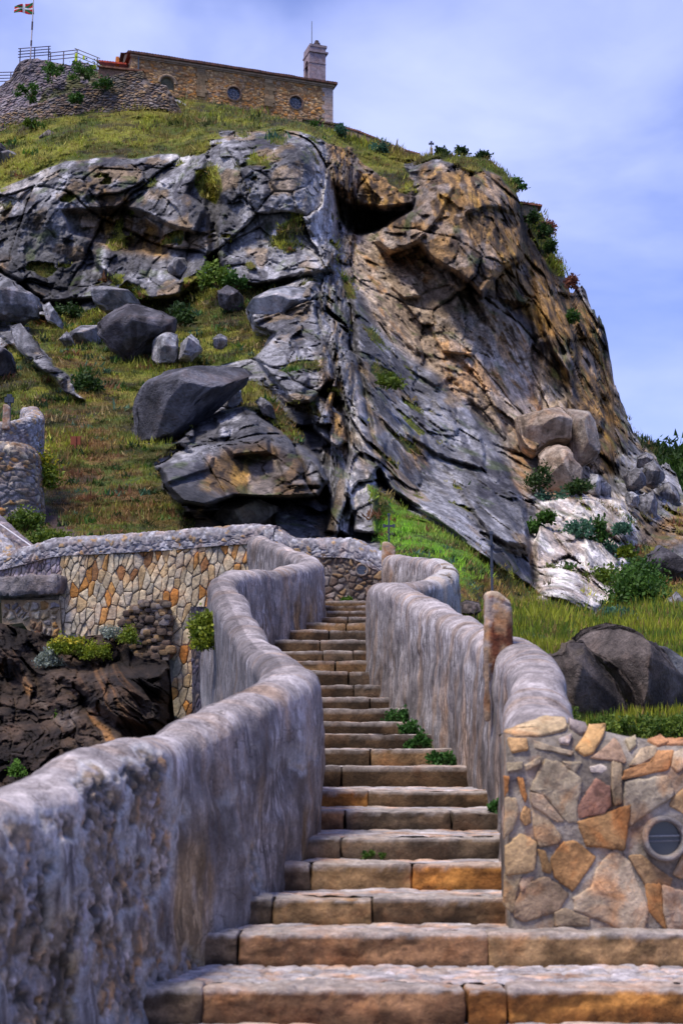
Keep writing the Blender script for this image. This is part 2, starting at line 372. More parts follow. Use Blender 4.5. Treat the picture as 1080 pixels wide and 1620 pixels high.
# broken relief in metres
s = B0 * 1.0
dip = np.stack([s[..., 0] + .42 * s[..., 2], s[..., 1] * .28, (s[..., 2] - .42 * s[..., 0]) * .68], -1)
cen = sstep(500, 570, PX)[..., None]
q = dip * cen + s * np.array([1, .35, .85]) * (1 - cen)
wq = np.stack([fbm(B0 * .2, 3, 71), fbm(B0 * .2, 3, 75), fbm(B0 * .2, 3, 79)], -1)
q = q + wq * .5
f1, e1, id1 = facet(q * .13, 11); f2, e2, id2 = facet(q * .36 + 4, 21); f3, e3, id3 = facet(q * 1.0 + 7, 31)
smz = zone([[(340,225),(480,218),(515,270),(538,400),(528,430),(440,452),(362,445),(343,400),(338,350)],
 [(0,400),(60,350),(100,400),(180,450),(290,470),(240,476),(70,480),(0,430)], [(560,380),(650,420),(720,500),(765,560),(795,640),(810,720),(700,600),(600,510),(550,430)],
 [(720,290),(800,275),(830,380),(792,432),(720,430),(662,388)], [(850,790),(985,785),(1006,850),(965,958),(848,930)], [(560,560),(640,560),(760,680),(840,870),(700,830),(600,740)]], 18)
slab_ = zone([[(545,430),(640,560),(760,680),(840,760),(845,932),(780,900),(620,780),(560,560)]], 14)
am = (.95 - .5 * smz) * (1 - .35 * slab_)
rel = (f1 * 3.0 + f2 * 1.2) * am + f3 * .34 * (1 - .4 * slab_) * (1 + fbm(q * .3, 2, 89)) + fbm(q * .45, 4, 90) * .6 + fbm(q * 2.2, 5, 95, .6) * .22
cm = sstep(-.1, .35, fbm(q * .25 + 3, 3, 93))
crack = np.exp(-(e1 / .02) ** 2) * .9 * am + np.exp(-(e2 / .03) ** 2) * .45 * cm + np.exp(-(e3 / .04) ** 2) * .1 * cm
groove = ridged(np.stack([dip[..., 0] * .9, dip[..., 1] * .3, dip[..., 2] * .25], -1), 3, 97) * .55 * cen[..., 0]
soil = fbm(B0 * .35, 4, 83) * .9 + fbm(B0 * 1.4, 3, 87) * .28
near = np.clip(D / 60, .12, 1)
disp = bul + rockm * (rel - crack + groove) * near + g * soil * near * .9 + rockm * .35
DD = D - disp
V = P(PX, PY, DD)
# colours
sx = np.stack([B0[..., 0] * 1.0, B0[..., 1] * .3, B0[..., 2] * .22], -1)       # run-off streaks down the faces
st1 = fbm(np.stack([dip[..., 0] * .9, dip[..., 1] * .3, dip[..., 2] * .5], -1) * cen + sx * (1 - cen), 4, 101)
st2 = fbm(sx * 2.3 + 5, 4, 105); n1 = fbm(q * .33, 4, 111); n2 = fbm(q * 1.3, 4, 115)
GREY = mix((.085, .082, .09), (.225, .22, .236), sstep(-.45, .5, n1 + .5 * n2))
GREY = mix(GREY, (.42, .41, .44), sstep(.42, .8, st1 + .45 * n2) * .75)
GREY = mix(GREY, (.03, .028, .04), sstep(.2, .6, fbm(sx * .9 + 5, 5, 105, .6)) * .75)
GREY = mix(GREY, (.25, .17, .09), sstep(.3, .6, fbm(q * .5 + 30, 4, 121)) * .6)
TAN = mix((.27, .20, .14), (.47, .37, .285), sstep(-.4, .4, n1 + .4 * n2))
TAN = mix(TAN, (.46, .25, .10), sstep(.3, .65, st1) * .75); TAN = mix(TAN, (.30, .26, .235), sstep(.3, .55, fbm(q * .6 + 60, 4, 125)) * .5)
TAN = mix(TAN, (.09, .065, .05), sstep(.42, .65, st2) * .6)
OCH = mix((.12, .075, .04), (.30, .175, .07), sstep(-.3, .45, n1 + .5 * n2))
OCH = mix(OCH, (.44, .25, .06), sstep(.25, .6, st1) * .75); OCH = mix(OCH, (.035, .025, .022), sstep(.0, .35, st2) * .85)
OCH = mix(OCH, (.27, .23, .21), sstep(.32, .55, fbm(q * .6 + 60, 4, 126)) * .5)
WHT = mix((.40, .37, .36), (.66, .63, .62), sstep(-.3, .3, n1 + .6 * n2)); WHT = mix(WHT, (.42, .30, .2), sstep(.3, .6, st1) * .5)
WHT = mix(WHT, (.09, .09, .1), sstep(.25, .5, st2) * .8)
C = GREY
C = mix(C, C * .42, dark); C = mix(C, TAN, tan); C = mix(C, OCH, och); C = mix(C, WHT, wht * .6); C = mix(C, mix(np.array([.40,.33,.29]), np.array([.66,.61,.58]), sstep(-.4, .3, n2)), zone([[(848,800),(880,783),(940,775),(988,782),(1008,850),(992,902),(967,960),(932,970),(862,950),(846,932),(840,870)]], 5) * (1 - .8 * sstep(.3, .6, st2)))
fine = fbm(q * 2.6 + 5, 5, 127, .65); C = C * (.72 + .62 * sstep(-.5, .5, fine))[..., None]; _, e4, _ = facet(q * 2.1 + wq * .8, 135); C = mix(C, C * .35, np.exp(-(e4 / .05) ** 2) * sstep(-.05, .3, fbm(q * .4 + 9, 3, 129))); C = mix(C, C * .45, sstep(.75, 1.1, crack)); C = mix(C, (.07, .10, .02), sstep(.45, .75, fbm(B0 * .8, 4, 131)) * .45 * rockm)
gn = fbm(B0 * .22, 4, 141); gm = fbm(B0 * 1.1, 4, 145)
GC = mix((.06, .078, .012), (.17, .175, .02), sstep(-.3, .5, gn + .4 * gm))
rusty = zone([[(60,640),(130,640),(200,720),(290,820),(120,850),(60,780)],[(60,540),(150,560),(200,640),(120,640)],[(680,905),(760,900),(860,975),(780,980),(700,950)]], 30)
GC = mix(GC, (.14, .075, .03), sstep(-.2, .35, gm) * (.25 + .7 * rusty)); lush = zone([[(585,765),(700,834),(780,900),(700,940),(600,870)]], 12)
GC = mix(GC, (.10, .22, .012), lush * .9)
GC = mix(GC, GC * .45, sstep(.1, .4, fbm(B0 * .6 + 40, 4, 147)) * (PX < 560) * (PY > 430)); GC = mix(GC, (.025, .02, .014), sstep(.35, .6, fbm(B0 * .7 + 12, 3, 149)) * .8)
path = zone([[(57,800),(75,800),(120,850),(110,860),(70,830)]], 4)
GC = mix(GC, (.075, .05, .045), path)
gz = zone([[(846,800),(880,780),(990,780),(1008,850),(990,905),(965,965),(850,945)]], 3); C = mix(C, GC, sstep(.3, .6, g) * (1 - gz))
# the far side: sheet carried back behind the skyline
back = []; cb = []
for k, (dy, dz) in enumerate([(60, -46), (30, -16), (14, -4), (5, -.6)]):
    t = V[0].copy(); t[:, 1] += dy; t[:, 2] += dz; back.append(t); cb.append(GC[0])
front = []; rt_ = (px1 > 690)[:, None]
for fr_, dz1, dy0, dz0 in ((.5, -.3, -.8, -3.), (1., -.9, -1.2, -7.)):
    t = V[-1].copy(); ty = np.where(rt_[:, 0], t[:, 1] + (np.minimum(t[:, 1], 10.4) - t[:, 1]) * fr_, t[:, 1] + dy0); t[:, 1] = ty; t[:, 2] += np.where(rt_[:, 0], dz1, dz0); front.append(t)
Vall = np.concatenate([np.array(back), V, np.array(front)]); Call = np.concatenate([np.array(cb), C, C[-1:], C[-1:]])
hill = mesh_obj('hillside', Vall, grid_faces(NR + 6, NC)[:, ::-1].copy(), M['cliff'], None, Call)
tag(hill, kind='structure')
NRM = np.cross(np.gradient(V, axis=1), np.gradient(V, axis=0)); NRM /= np.linalg.norm(NRM, axis=-1, keepdims=True) + 1e-9
NRM *= np.sign((NRM * V).sum(-1, keepdims=True)) * -1
# ------------------------------------------------------------------ grass
def blades(pos, nrm, hgt, colr, per=6, width=.16, spread=.6, lean=.5):
    n = len(pos); k = n * per
    p = np.repeat(pos, per, 0); h = np.repeat(hgt, per) * rng.uniform(.45, 1.15, k)
    p = p + rng.normal(0, 1, (k, 3)) * (np.repeat(hgt, per) * spread)[:, None] * np.array([1, 1, .25])
    up = np.tile([0, 0, 1.], (k, 1)) + rng.normal(0, lean, (k, 3)); up += np.repeat(nrm, per, 0) * .5; up /= np.linalg.norm(up, axis=1, keepdims=True)
    a = rng.uniform(0, 6.283, k); side = np.stack([np.cos(a), np.sin(a), 0 * a], -1) * (h * width)[:, None]
    v = np.stack([p - side - up * (h * .25)[:, None], p + side - up * (h * .25)[:, None], p + up * h[:, None]], 1).reshape(-1, 3)
    c = np.repeat(colr, per, 0) * rng.uniform(.65, 1.4, (k, 1)); c = np.repeat(c, 3, 0); c[2::3] *= 1.1
    return v, np.arange(k * 3).reshape(-1, 3), c
inner = np.zeros_like(g, bool); inner[1:-2, 2:-2] = True
area_w = np.clip(g, 0, 1) * inner * (g > .45)
def scatter(mask, n):
    w = mask.ravel(); idx = rng.choice(w.size, n, p=w / w.sum()); return idx
PYT = PY[0][None]
gi = scatter(area_w * (1 - path) * (PY < 1000) * (1 + 2.5 * (PY < PYT + 14) * (PX > 540)), 70000)
pos = V.reshape(-1, 3)[gi]; nn = NRM.reshape(-1, 3)[gi]; dd = DD.ravel()[gi]
jit = rng.normal(0, 1, (len(pos), 3)) * .004 * dd[:, None]; jit[:, 1] = 0; pos = pos + jit * .3
tone = fbm(pos * .5, 3, 201); pc = GC.reshape(-1, 3)[gi] * 2.5; isr = rusty.ravel()[gi]
pc = mix(pc, np.array([.30, .34, .025]), sstep(.0, .5, tone) * .6); pc = mix(pc, np.array([.24, .13, .05]), (rng.random(len(pc)) < .14 + .3 * isr) * .85); pc = mix(pc, np.array([.02, .04, .008]), sstep(.25, .5, fbm(pos * .9, 3, 207)) * .8); pc = mix(pc, np.array([.26, .17, .06]), sstep(.15, .5, fbm(pos * .22 + 5, 3, 209)) * .5)
hg = dd * .0031 * rng.uniform(.3, 1.0, len(dd)) * (1 + .7 * sstep(.2, .6, fbm(pos * .25, 3, 205)))
v, f, c = blades(pos, nn, hg, pc, 5, .15)
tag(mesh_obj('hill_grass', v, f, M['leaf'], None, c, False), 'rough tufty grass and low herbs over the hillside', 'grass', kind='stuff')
gi = scatter(area_w * (PY > 960) * (PX > 700) * (1 - .0 * PY), 16000)
pos = V.reshape(-1, 3)[gi]; nn = NRM.reshape(-1, 3)[gi]; dd = DD.ravel()[gi]
pos = pos + rng.normal(0, .12, pos.shape) * np.array([1, 1, 0]); tone = fbm(pos * .9, 3, 211)
pc = mix(np.array([.09, .15, .015]), np.array([.25, .27, .02]), sstep(-.3, .4, tone)); pc = mix(pc, np.array([.22, .12, .05]), (rng.random(len(pc)) < .12) * .8)
hg = .11 + .10 * rng.random(len(dd)) + .04 * (tone > .2)
v, f, c = blades(pos, nn, hg * np.clip(dd / 24, .75, 2.0), pc, 8, .09, .7, .35)
tag(mesh_obj('verge_grass', v, f, M['leaf'], None, c, False), 'bright green grass and creeping plants on the verge behind the right wall', 'grass', kind='stuff')
gi = scatter(area_w * (1 - path) * (PY < 1150) * (.25 + (PY > 430)), 1500); pos = V.reshape(-1, 3)[gi]; dd = DD.ravel()[gi]
kind = rng.integers(0, 6, len(pos)); kc = np.array([(.03,.07,.012),(.05,.12,.07),(.05,.12,.015),(.2,.09,.04),(.3,.22,.09),(.02,.045,.01)])[kind]
v, f, c = blades(pos, NRM.reshape(-1, 3)[gi], dd * .0042 * rng.uniform(.5, 1.3, len(pos)), kc, 34, .22, .75, .9)
tag(mesh_obj('wild_herbs', v, f, M['leaf'], None, c, False), 'scattered low herbs, dead stalks and dark leafy weeds dotted over the hillside grass', 'herbs', kind='stuff')
# ------------------------------------------------------------------ separate boulders
def boulder(name, poly, Y, thick, colr, label, seed=1, flat=4, rough=.12, group=None, mat='rock', jag=1., depthslope=0, stain=None, cut=(.5, .74), ncut=9):
    pts = np.array(poly, float); c = pts.mean(0); n = 72
    # resample outline
    cl = np.r_[pts, pts[:1]]; L = np.r_[0, np.cumsum(np.hypot(*np.diff(cl, axis=0).T))]
    tq = np.linspace(0, L[-1], n, endpoint=False); ox = np.interp(tq, L, cl[:, 0]); oy = np.interp(tq, L, cl[:, 1])
    rings = np.sin(np.linspace(0, math.pi / 2, 22)); vs = []
    ctr = P(c[0], c[1], Y); size = (pts.max(0) - pts.min(0)).mean() * Y / F
    for sgn in (-1, 1):
        for r in (rings[::-1][:-1] if sgn < 0 else rings[:-1][::1]):
            pass
    allr = [(r, -1) for r in rings[1:]] + [(r, 1) for r in rings[::-1][1:-1]]
    for r, sg in allr:
        bx = c[0] + (ox - c[0]) * r; by = c[1] + (oy - c[1]) * r
        w = P(bx, by, Y); dep = math.sqrt(max(0, 1 - r ** 3.2)) ** .8
        w[:, 1] += sg * dep * thick; w[:, 1] += depthslope * (c[1] - by) * Y / F
        vs.append(w)
    vs = np.array(vs)
    fr = ctr - np.array([0, thick, 0]); bk = ctr + np.array([0, thick, 0])
    W = vs.reshape(-1, 3); W = np.concatenate([W, [fr], [bk]])
    o = W - ctr; k = 2.2 / size
    fa, e, _ = facet(o * k + seed * 7.7, seed); fb, e2, _ = facet(o * k * 2.6 + seed, seed + 5)
    d = (fa * 1.5 + fb * .7 + fbm(o * k * 3, 5, seed, .62) * .6 - np.exp(-(e2 / .05) ** 2) * .12 - np.exp(-(e / .05) ** 2) * .25) * rough * size * jag
    nr = o / (np.linalg.norm(o, axis=1, keepdims=True) + 1e-6)
    W = W + nr * d[:, None] * np.array([.35, 1, .35])
    hs = np.array([(pts[:, 0].max() - pts[:, 0].min()) / 2 * Y / F, thick, (pts[:, 1].max() - pts[:, 1].min()) / 2 * Y / F])
    rp = np.random.default_rng(seed * 13 + 1)
    for kk in range(ncut):
        n_ = np.array([rp.uniform(-.8, .8), -rp.uniform(.45, .9), rp.uniform(-.6, .95)]); n_ /= np.linalg.norm(n_)
        u_ = (W - ctr) / hs; sv = u_ @ n_ - rp.uniform(*cut); sv = np.maximum(sv, 0); W[:, 1] -= sv / n_[1] * hs[1]
    m = len(allr); f = [tuple(x) for x in grid_faces(m, n, True)]
    f += [(m * n, (j + 1) % n, j) for j in range(n)] + [(m * n + 1, (m - 1) * n + j, (m - 1) * n + (j + 1) % n) for j in range(n)]
    a, b = np.array(colr[0]), np.array(colr[1])
    cc = mix(a, b, sstep(-.5, .5, fbm(o * k * 1.5, 4, seed + 9)))
    cc = mix(cc, b * 1.5, sstep(.25, .6, fbm(o * k * np.array([3, 3, .8]), 4, seed + 12)) * .6)
    cc = mix(cc, a * .35, sstep(.3, .6, fbm(o * k * np.array([3, 3, .6]) + 8, 4, seed + 14)) * .6)
    if stain is not None: cc = mix(cc, stain, sstep(.15, .5, fbm(o * k * 1.2 + 3, 4, seed + 19)) * .8)
    ob = mesh_obj(name, W - ctr, f, M[mat], None, cc); ob.location = ctr
    return tag(ob, label, 'rock', group)
DG = ((.055, .05, .06), (.125, .118, .135)); LG = ((.2, .2, .22), (.42, .42, .45)); MG = ((.12, .118, .13), (.27, .265, .29)); TN = ((.30, .22, .16), (.45, .36, .29)); BK = ((.038, .03, .028), (.13, .105, .095))
boulder('boulder', [(152,510),(178,488),(210,475),(250,484),(275,498),(272,520),(248,535),(225,552),(200,570),(178,552),(160,530)], 77, 2.6, DG, 'large dark grey angular boulder on the grassy ledge', 3, group='boulders on the hillside', rough=.09)
boulder('boulder', [(110,533),(118,517),(140,514),(158,515),(170,555),(130,552),(114,545)], 82, 2, MG, 'small dark boulder left of the large angular boulder', 4, group='boulders on the hillside')
boulder('boulder', [(240,535),(262,525),(280,526),(281,566),(276,572),(250,575),(240,566)], 76, 1.2, LG, 'pale squared boulder, left half of a split pair', 5, group='boulders on the hillside', rough=.08)
boulder('boulder', [(284,526),(300,522),(312,532),(320,552),(302,570),(283,570)], 76, 1.2, LG, 'pale rounded boulder, right half of a split pair', 6, group='boulders on the hillside', rough=.08)
boulder('boulder', [(337,535),(345,527),(358,531),(360,545),(350,551),(338,547)], 76, .6, MG, 'small grey boulder alone in the grass right of the split pair', 7, group='boulders on the hillside')
boulder('boulder', [(209,660),(213,635),(235,606),(270,590),(320,577),(382,566),(398,580),(372,605),(350,626),(322,648),(280,690),(250,700),(215,700)], 60.5, 3.2, ((.06,.058,.07),(.16,.155,.18)), 'huge smooth dark boulder with rounded top on the slope', 8, group='boulders on the hillside', rough=.06)
boulder('boulder', [(330,830),(352,802),(398,788),(438,794),(438,850),(330,850)], 52, 2, ((.2,.17,.14),(.4,.36,.32)), 'pale rock lying under the big overhang above the wall', 9, group='boulders on the hillside', rough=.07)
boulder('boulder', [(64,222),(68,206),(80,203),(92,212),(90,222),(76,229),(66,230)], 112, 1.2, ((.16,.13,.12),(.28,.24,.23)), 'brown boulder in the upper grass below the ruined wall', 10, group='boulders on the hillside')
boulder('boulder', [(-20,262),(0,250),(12,240),(30,238),(38,244),(20,256),(0,268)], 109, 1.6, MG, 'low grey boulder at the left end of the upper grass', 11, group='boulders on the hillside')
boulder('boulder', [(-20,228),(0,226),(8,232),(10,244),(0,250),(-20,250)], 110, 1.2, DG, 'small dark boulder half out of the picture in the upper grass', 12, group='boulders on the hillside')
boulder('boulder', [(854,745),(856,712),(866,702),(886,700),(900,712),(902,730),(918,745),(917,765),(905,782),(880,786),(862,778)], 82, 2.6, TN, 'sandy rounded boulder standing under the split block', 13, group='boulders on the hillside', rough=.06)
boulder('boulder', [(815,660),(828,658),(850,656),(875,640),(897,628),(900,700),(880,700),(862,704),(845,722),(826,708)], 86, 3.2, TN, 'left half of the big tan split block wedged in the cliff foot', 61, group='boulders on the hillside', rough=.05)
boulder('boulder', [(901,628),(920,645),(940,668),(946,722),(918,740),(903,725)], 86, 3.0, ((.25,.2,.17),(.38,.33,.29)), 'right half of the tan split block, with dark underside', 62, group='boulders on the hillside', rough=.05)
for i, (pl, yy, th, lb, cc) in enumerate([
  ([(387,490),(400,478),(420,466),(450,452),(482,438),(500,446),(488,470),(462,488),(440,510),(432,530),(402,518),(392,505)], 80, 2.2, 'pale slanting fin of rock with grass on its ledge', LG),
  ([(404,568),(422,540),(442,512),(462,530),(486,580),(498,612),(490,640),(462,630),(436,600),(414,585)], 77, 2.0, 'grey pyramid shaped rock below the pale fin', MG),
  ([(484,648),(496,638),(512,636),(545,658),(552,690),(545,706),(530,714),(505,700),(492,675)], 66, 1.5, 'rounded pale rock above the dark overhang', LG),
  ([(346,628),(358,605),(368,597),(380,612),(384,636),(366,646),(345,642)], 64, .8, 'small pale rock right of the huge dark boulder', LG),
  ([(403,634),(412,626),(430,640),(436,660),(415,655)], 62, .6, 'small dark stone in the grass above the overhang', MG),
  ([(146,455),(165,446),(190,455),(215,468),(222,480),(200,490),(170,492),(150,480)], 86, 1.6, 'rough grey rock above the large angular boulder', MG),
  ([(262,408),(290,400),(300,420),(286,440),(266,432)], 92, 1.2, 'grey knob of rock at the foot of the left cliff', MG),
  ([(345,462),(360,452),(385,470),(384,490),(362,492),(346,480)], 86, 1.2, 'dark rock beside the small tree', DG),
  ([(-30,430),(0,432),(30,450),(60,470),(62,498),(30,505),(0,500),(-30,490)], 84, 2.0, 'long sloping grey rock at the left edge under the cliff', MG),
  ([(64,478),(76,474),(98,508),(96,516),(76,508)], 83, .8, 'thin white slab of rock standing in the left slope', LG),
  ([(8,505),(30,508),(62,545),(88,580),(106,604),(96,616),(64,590),(28,555)], 76, 1.4, 'slanting grey slab streaked white on the left slope', MG),
  ([(-30,540),(0,545),(20,560),(22,585),(0,590),(-30,585)], 72, 1.2, 'brownish rock at the left edge above the lookout', DG),
  ([(112,590),(124,600),(132,622),(122,630),(110,615)], 72, .7, 'small dark stone below the slanting slab', DG),
  ([(100,520),(112,528),(118,545),(104,548),(92,535)], 80, .7, 'low grey stone left of the small dark boulder', MG)]):
    boulder('boulder', pl, yy, th, cc, lb, 63 + i, group='boulders on the hillside', rough=.10)
for i, (pl, lb, cc) in enumerate([
  ([(928,762),(936,748),(945,750),(952,770),(948,785),(932,780)], 'narrow grey rock at the foot of the split block', LG),
  ([(946,765),(958,760),(966,775),(968,788),(952,788)], 'small streaked rock above the white outcrop', LG),
  ([(990,750),(1005,735),(1020,742),(1022,765),(1010,775),(994,768)], 'upright grey rock at left of the crest rubble', MG),
  ([(1020,735),(1036,726),(1048,732),(1050,755),(1036,770),(1022,765),(1018,748)], 'topmost grey block of the crest rubble', MG),
  ([(1046,768),(1056,762),(1072,775),(1075,790),(1060,815),(1046,812),(1042,790)], 'blocky grey rock at the right end of the crest rubble', MG),
  ([(1010,785),(1030,778),(1042,795),(1040,818),(1018,820),(1008,806)], 'grey rock in the middle of the crest rubble', MG),
  ([(990,780),(1002,776),(1012,790),(1006,802),(992,800)], 'small pale rock beside the white outcrop top', LG),
  ([(1008,722),(1024,714),(1034,722),(1026,736),(1010,738)], 'small dark rock just below the skyline scrub', MG),
  ([(1056,950),(1068,938),(1085,940),(1090,985),(1070,975),(1058,965)], 'rounded pale rock at the right edge above the grass', MG),
  ([(1005,912),(1020,880),(1050,862),(1090,850),(1090,900),(1060,925),(1025,935)], 'dark outcrop in the gully at the right edge', DG),
  ([(1000,985),(1012,975),(1025,980),(1028,992),(1010,996)], 'small grey stone in the gully grass', MG),
  ]):
    yy = [84,88,92,94,96,90,86,98,52,66,44][i]
    boulder('boulder', pl, yy, [1,.8,1.5,1.5,1.5,1.5,.8,1,1,3,.5][i], cc, lb, 30 + i, group='boulders on the hillside', rough=.14)
boulder('boulder', [(843,1052),(862,1040),(888,1032),(893,1015),(925,1003),(948,1040),(985,1078),(1003,1118),(1003,1170),(900,1170),(878,1120),(862,1085)], 18.9, 1.0, BK, 'dark blocky boulder with a pale streak just behind the right wall', 51, mat='near_rock', group='dark boulders behind the wall', rough=.12, stain=(.13,.10,.07), cut=(.3, .62), ncut=13)
boulder('boulder', [(925,1003),(945,990),(985,986),(1005,1000),(1030,1030),(1060,1050),(1100,1090),(1120,1180),(1010,1180),(1000,1110),(975,1062),(948,1032)], 19.6, 1.3, BK, 'long dark slanting boulder right of the blocky one', 53, mat='near_rock', group='dark boulders behind the wall', rough=.11, cut=(.3, .62), ncut=13)
boulder('boulder', [(1015,1020),(1040,1025),(1085,1050),(1110,1080),(1140,1160),(1060,1100),(1030,1045)], 20.6, 1.0, ((.08,.078,.085),(.2,.2,.21)), 'greyer boulder behind the long slanting one at the right edge', 55, mat='near_rock', group='dark boulders behind the wall', rough=.08)
boulder('boulder', [(725,955),(740,947),(758,952),(760,968),(745,978),(728,970)], 33, .6, BK, 'small dark rock in the grass behind the right wall', 57, mat='near_rock', group='dark boulders behind the wall')
# ------------------------------------------------------------------ wooded slope beyond the right skyline
xx = np.linspace(1000, 1500, 120); yy0 = np.interp(xx, [1000, 1025, 1045, 1080, 1500], [715, 708, 708, 712, 690])
gx = np.tile(xx, (60, 1)); gt = np.linspace(0, 1, 60)[:, None]
gy = yy0[None] * (1 - gt) + (yy0[None] + 260) * gt
W = P(gx, gy, 190 - gt * 70); W[..., 2] += fbm(W * .12, 3, 300) * 1.5
Wb = W[0] + np.array([0, 60, -30])
wood = mesh_obj('wooded_slope', np.concatenate([[Wb], W]), grid_faces(61, 120)[:, ::-1].copy(), M['cliff'], None, (.018, .035, .01)); tag(wood, kind='structure')
wi = rng.choice(W[..., 0].size, 16000); pos = W.reshape(-1, 3)[wi] + rng.normal(0, .6, (16000, 3))
tone = fbm(pos * .25, 3, 303)
pc = mix(np.array([.02, .045, .008]), np.array([.06, .12, .018]), sstep(-.4, .5, tone))
v, f, c = blades(pos, np.tile([0, -1., .5], (len(pos), 1)), np.full(len(pos), .9), pc, 5, .35, .7, .8)
tag(mesh_obj('scrub', v, f, M['leaf'], None, c, False), 'dense dark green scrub covering the slope beyond the right skyline', 'scrub', kind='stuff')
# ------------------------------------------------------------------ sea and the neck of land the stairs stand on
n = 60; a = np.linspace(0, 2 * math.pi, n, endpoint=False); rr = np.array([60, 300, 1200, 5000, 14000.])
sv = [(0, 60, -14)] + [(r * math.cos(t), 60 + r * math.sin(t), -14) for r in rr for t in a]
sf = [(0, 1 + j, 1 + (j + 1) % n) for j in range(n)] + [(1 + k * n + j, 1 + (k + 1) * n + j, 1 + (k + 1) * n + (j + 1) % n, 1 + k * n + (j + 1) % n) for k in range(4) for j in range(n)]
ms, nt, b = newmat('sea_water'); b.inputs['Base Color'].default_value = (.02, .06, .08, 1); b.inputs['Roughness'].default_value = .15
bp = nd(nt, 'ShaderNodeBump'); bp.inputs['Strength'].default_value = .6; nt.links.new(noise_(nt, coord(nt), .4, 6), bp.inputs['Height']); nt.links.new(bp.outputs[0], b.inputs['Normal'])
tag(mesh_obj('sea', sv, sf, ms), kind='structure')
# rocky neck under and left of the stairs
OC = [(-250,960,33),(0,960,32.2),(100,1030,31.4),(150,1010,31.2),(230,960,31.0),(280,1140,30.2),(330,1140,29.5),(420,1140,29),(420,960,30.4),(-250,1250,26),(0,1250,25.5),(150,1250,25.5),(300,1250,26),(420,1250,27),(60,1100,29.5),(200,1100,28.6),(-250,1400,22),(420,1400,22),(100,1400,22),(200,1180,27)]
nc, nr = 420, 300
ox = np.tile(np.linspace(-250, 420, nc), (nr, 1)); tp = np.interp(ox[0], [-250, 0, 95, 150, 190, 215, 268, 276, 330, 420], [985, 985, 1010, 1005, 1000, 1040, 1045, 1135, 1150, 1150])
oy = tp[None] + (1400 - tp[None]) * np.linspace(0, 1, nr)[:, None]
od = rbf(OC, ox, oy); ob = P(ox, oy, od)
w1 = np.stack([fbm(ob * .5, 3, 401), fbm(ob * .5, 3, 404), fbm(ob * .5, 3, 407)], -1) * .22
b2 = ob + w1
rt = np.stack([b2[..., 0] * .64 - b2[..., 2] * .76, b2[..., 1], (b2[..., 2] * .64 + b2[..., 0] * .76)], -1)   # strata falling to the right
lay = ridged(np.stack([rt[..., 0] * .3, rt[..., 1] * .4, 0 * rt[..., 2]], -1) + np.stack([0 * rt[..., 0], 0 * rt[..., 0], (b2[..., 2] + 1.15 * b2[..., 0]) * 2.6], -1), 3, 410)
fa, e, ii = facet(np.stack([rt[..., 0] * .6, rt[..., 1], (b2[..., 2] + 1.15 * b2[..., 0]) * 2.2], -1), 415)
bul2 = .9 * sstep(0, 25, sdf([(35,1050),(110,1050),(140,1120),(200,1150),(240,1210),(150,1230),(70,1110)], ox, oy)) + 1.4 * sstep(0, 22, sdf([(80,1060),(270,1050),(275,1140),(250,1170),(180,1150),(110,1100)], ox, oy)) + .6 * sstep(0, 20, sdf([(-40,960),(20,990),(60,1060),(70,1120),(20,1070),(-40,1020)], ox, oy))
fb_, eb, _ = facet(np.stack([rt[..., 0] * 1.8, rt[..., 1] * 2, (b2[..., 2] + 1.15 * b2[..., 0]) * 5], -1), 418)
rel = lay * .17 + fa * .30 + fb_ * .13 + fbm(b2 * 3.5, 5, 420, .6) * .13 + fbm(b2 * .7, 3, 425) * .4 - np.exp(-(e / .06) ** 2) * .12
OV = P(ox, oy, od - bul2 - rel)
oc = mix((.014, .010, .009), (.075, .05, .036), sstep(-.4, .6, fbm(b2 * 1.4, 4, 430)))
strat = sstep(.1, .5, fbm(np.stack([rt[..., 0] * .35, rt[..., 1] * .3, (b2[..., 2] + 1.15 * b2[..., 0]) * 1.9], -1), 4, 433))
sm = np.maximum(sstep(-6, 8, sdf([(20,1000),(55,1040),(110,1110),(170,1150),(225,1200),(260,1230),(200,1230),(130,1190),(70,1120),(0,1060)], ox, oy)), .35 * sstep(-10, 10, sdf([(100,1050),(270,1050),(290,1150),(200,1160)], ox, oy)))
oc = mix(oc, (.38, .19, .07), sstep(.0, .35, fbm(np.stack([rt[..., 0] * .3, 0 * rt[..., 1], (b2[..., 2] + 1.15 * b2[..., 0]) * 2.8], -1), 5, 434)) * sm * .8); oc = mix(oc, (.22, .18, .16), sstep(.2, .5, fbm(b2 * 1.1 + 20, 4, 436)) * .45 * sm)
tag(mesh_obj('sea_cliff', OV, grid_faces(nr, nc)[:, ::-1].copy(), M['near_rock'], None, oc), kind='structure')
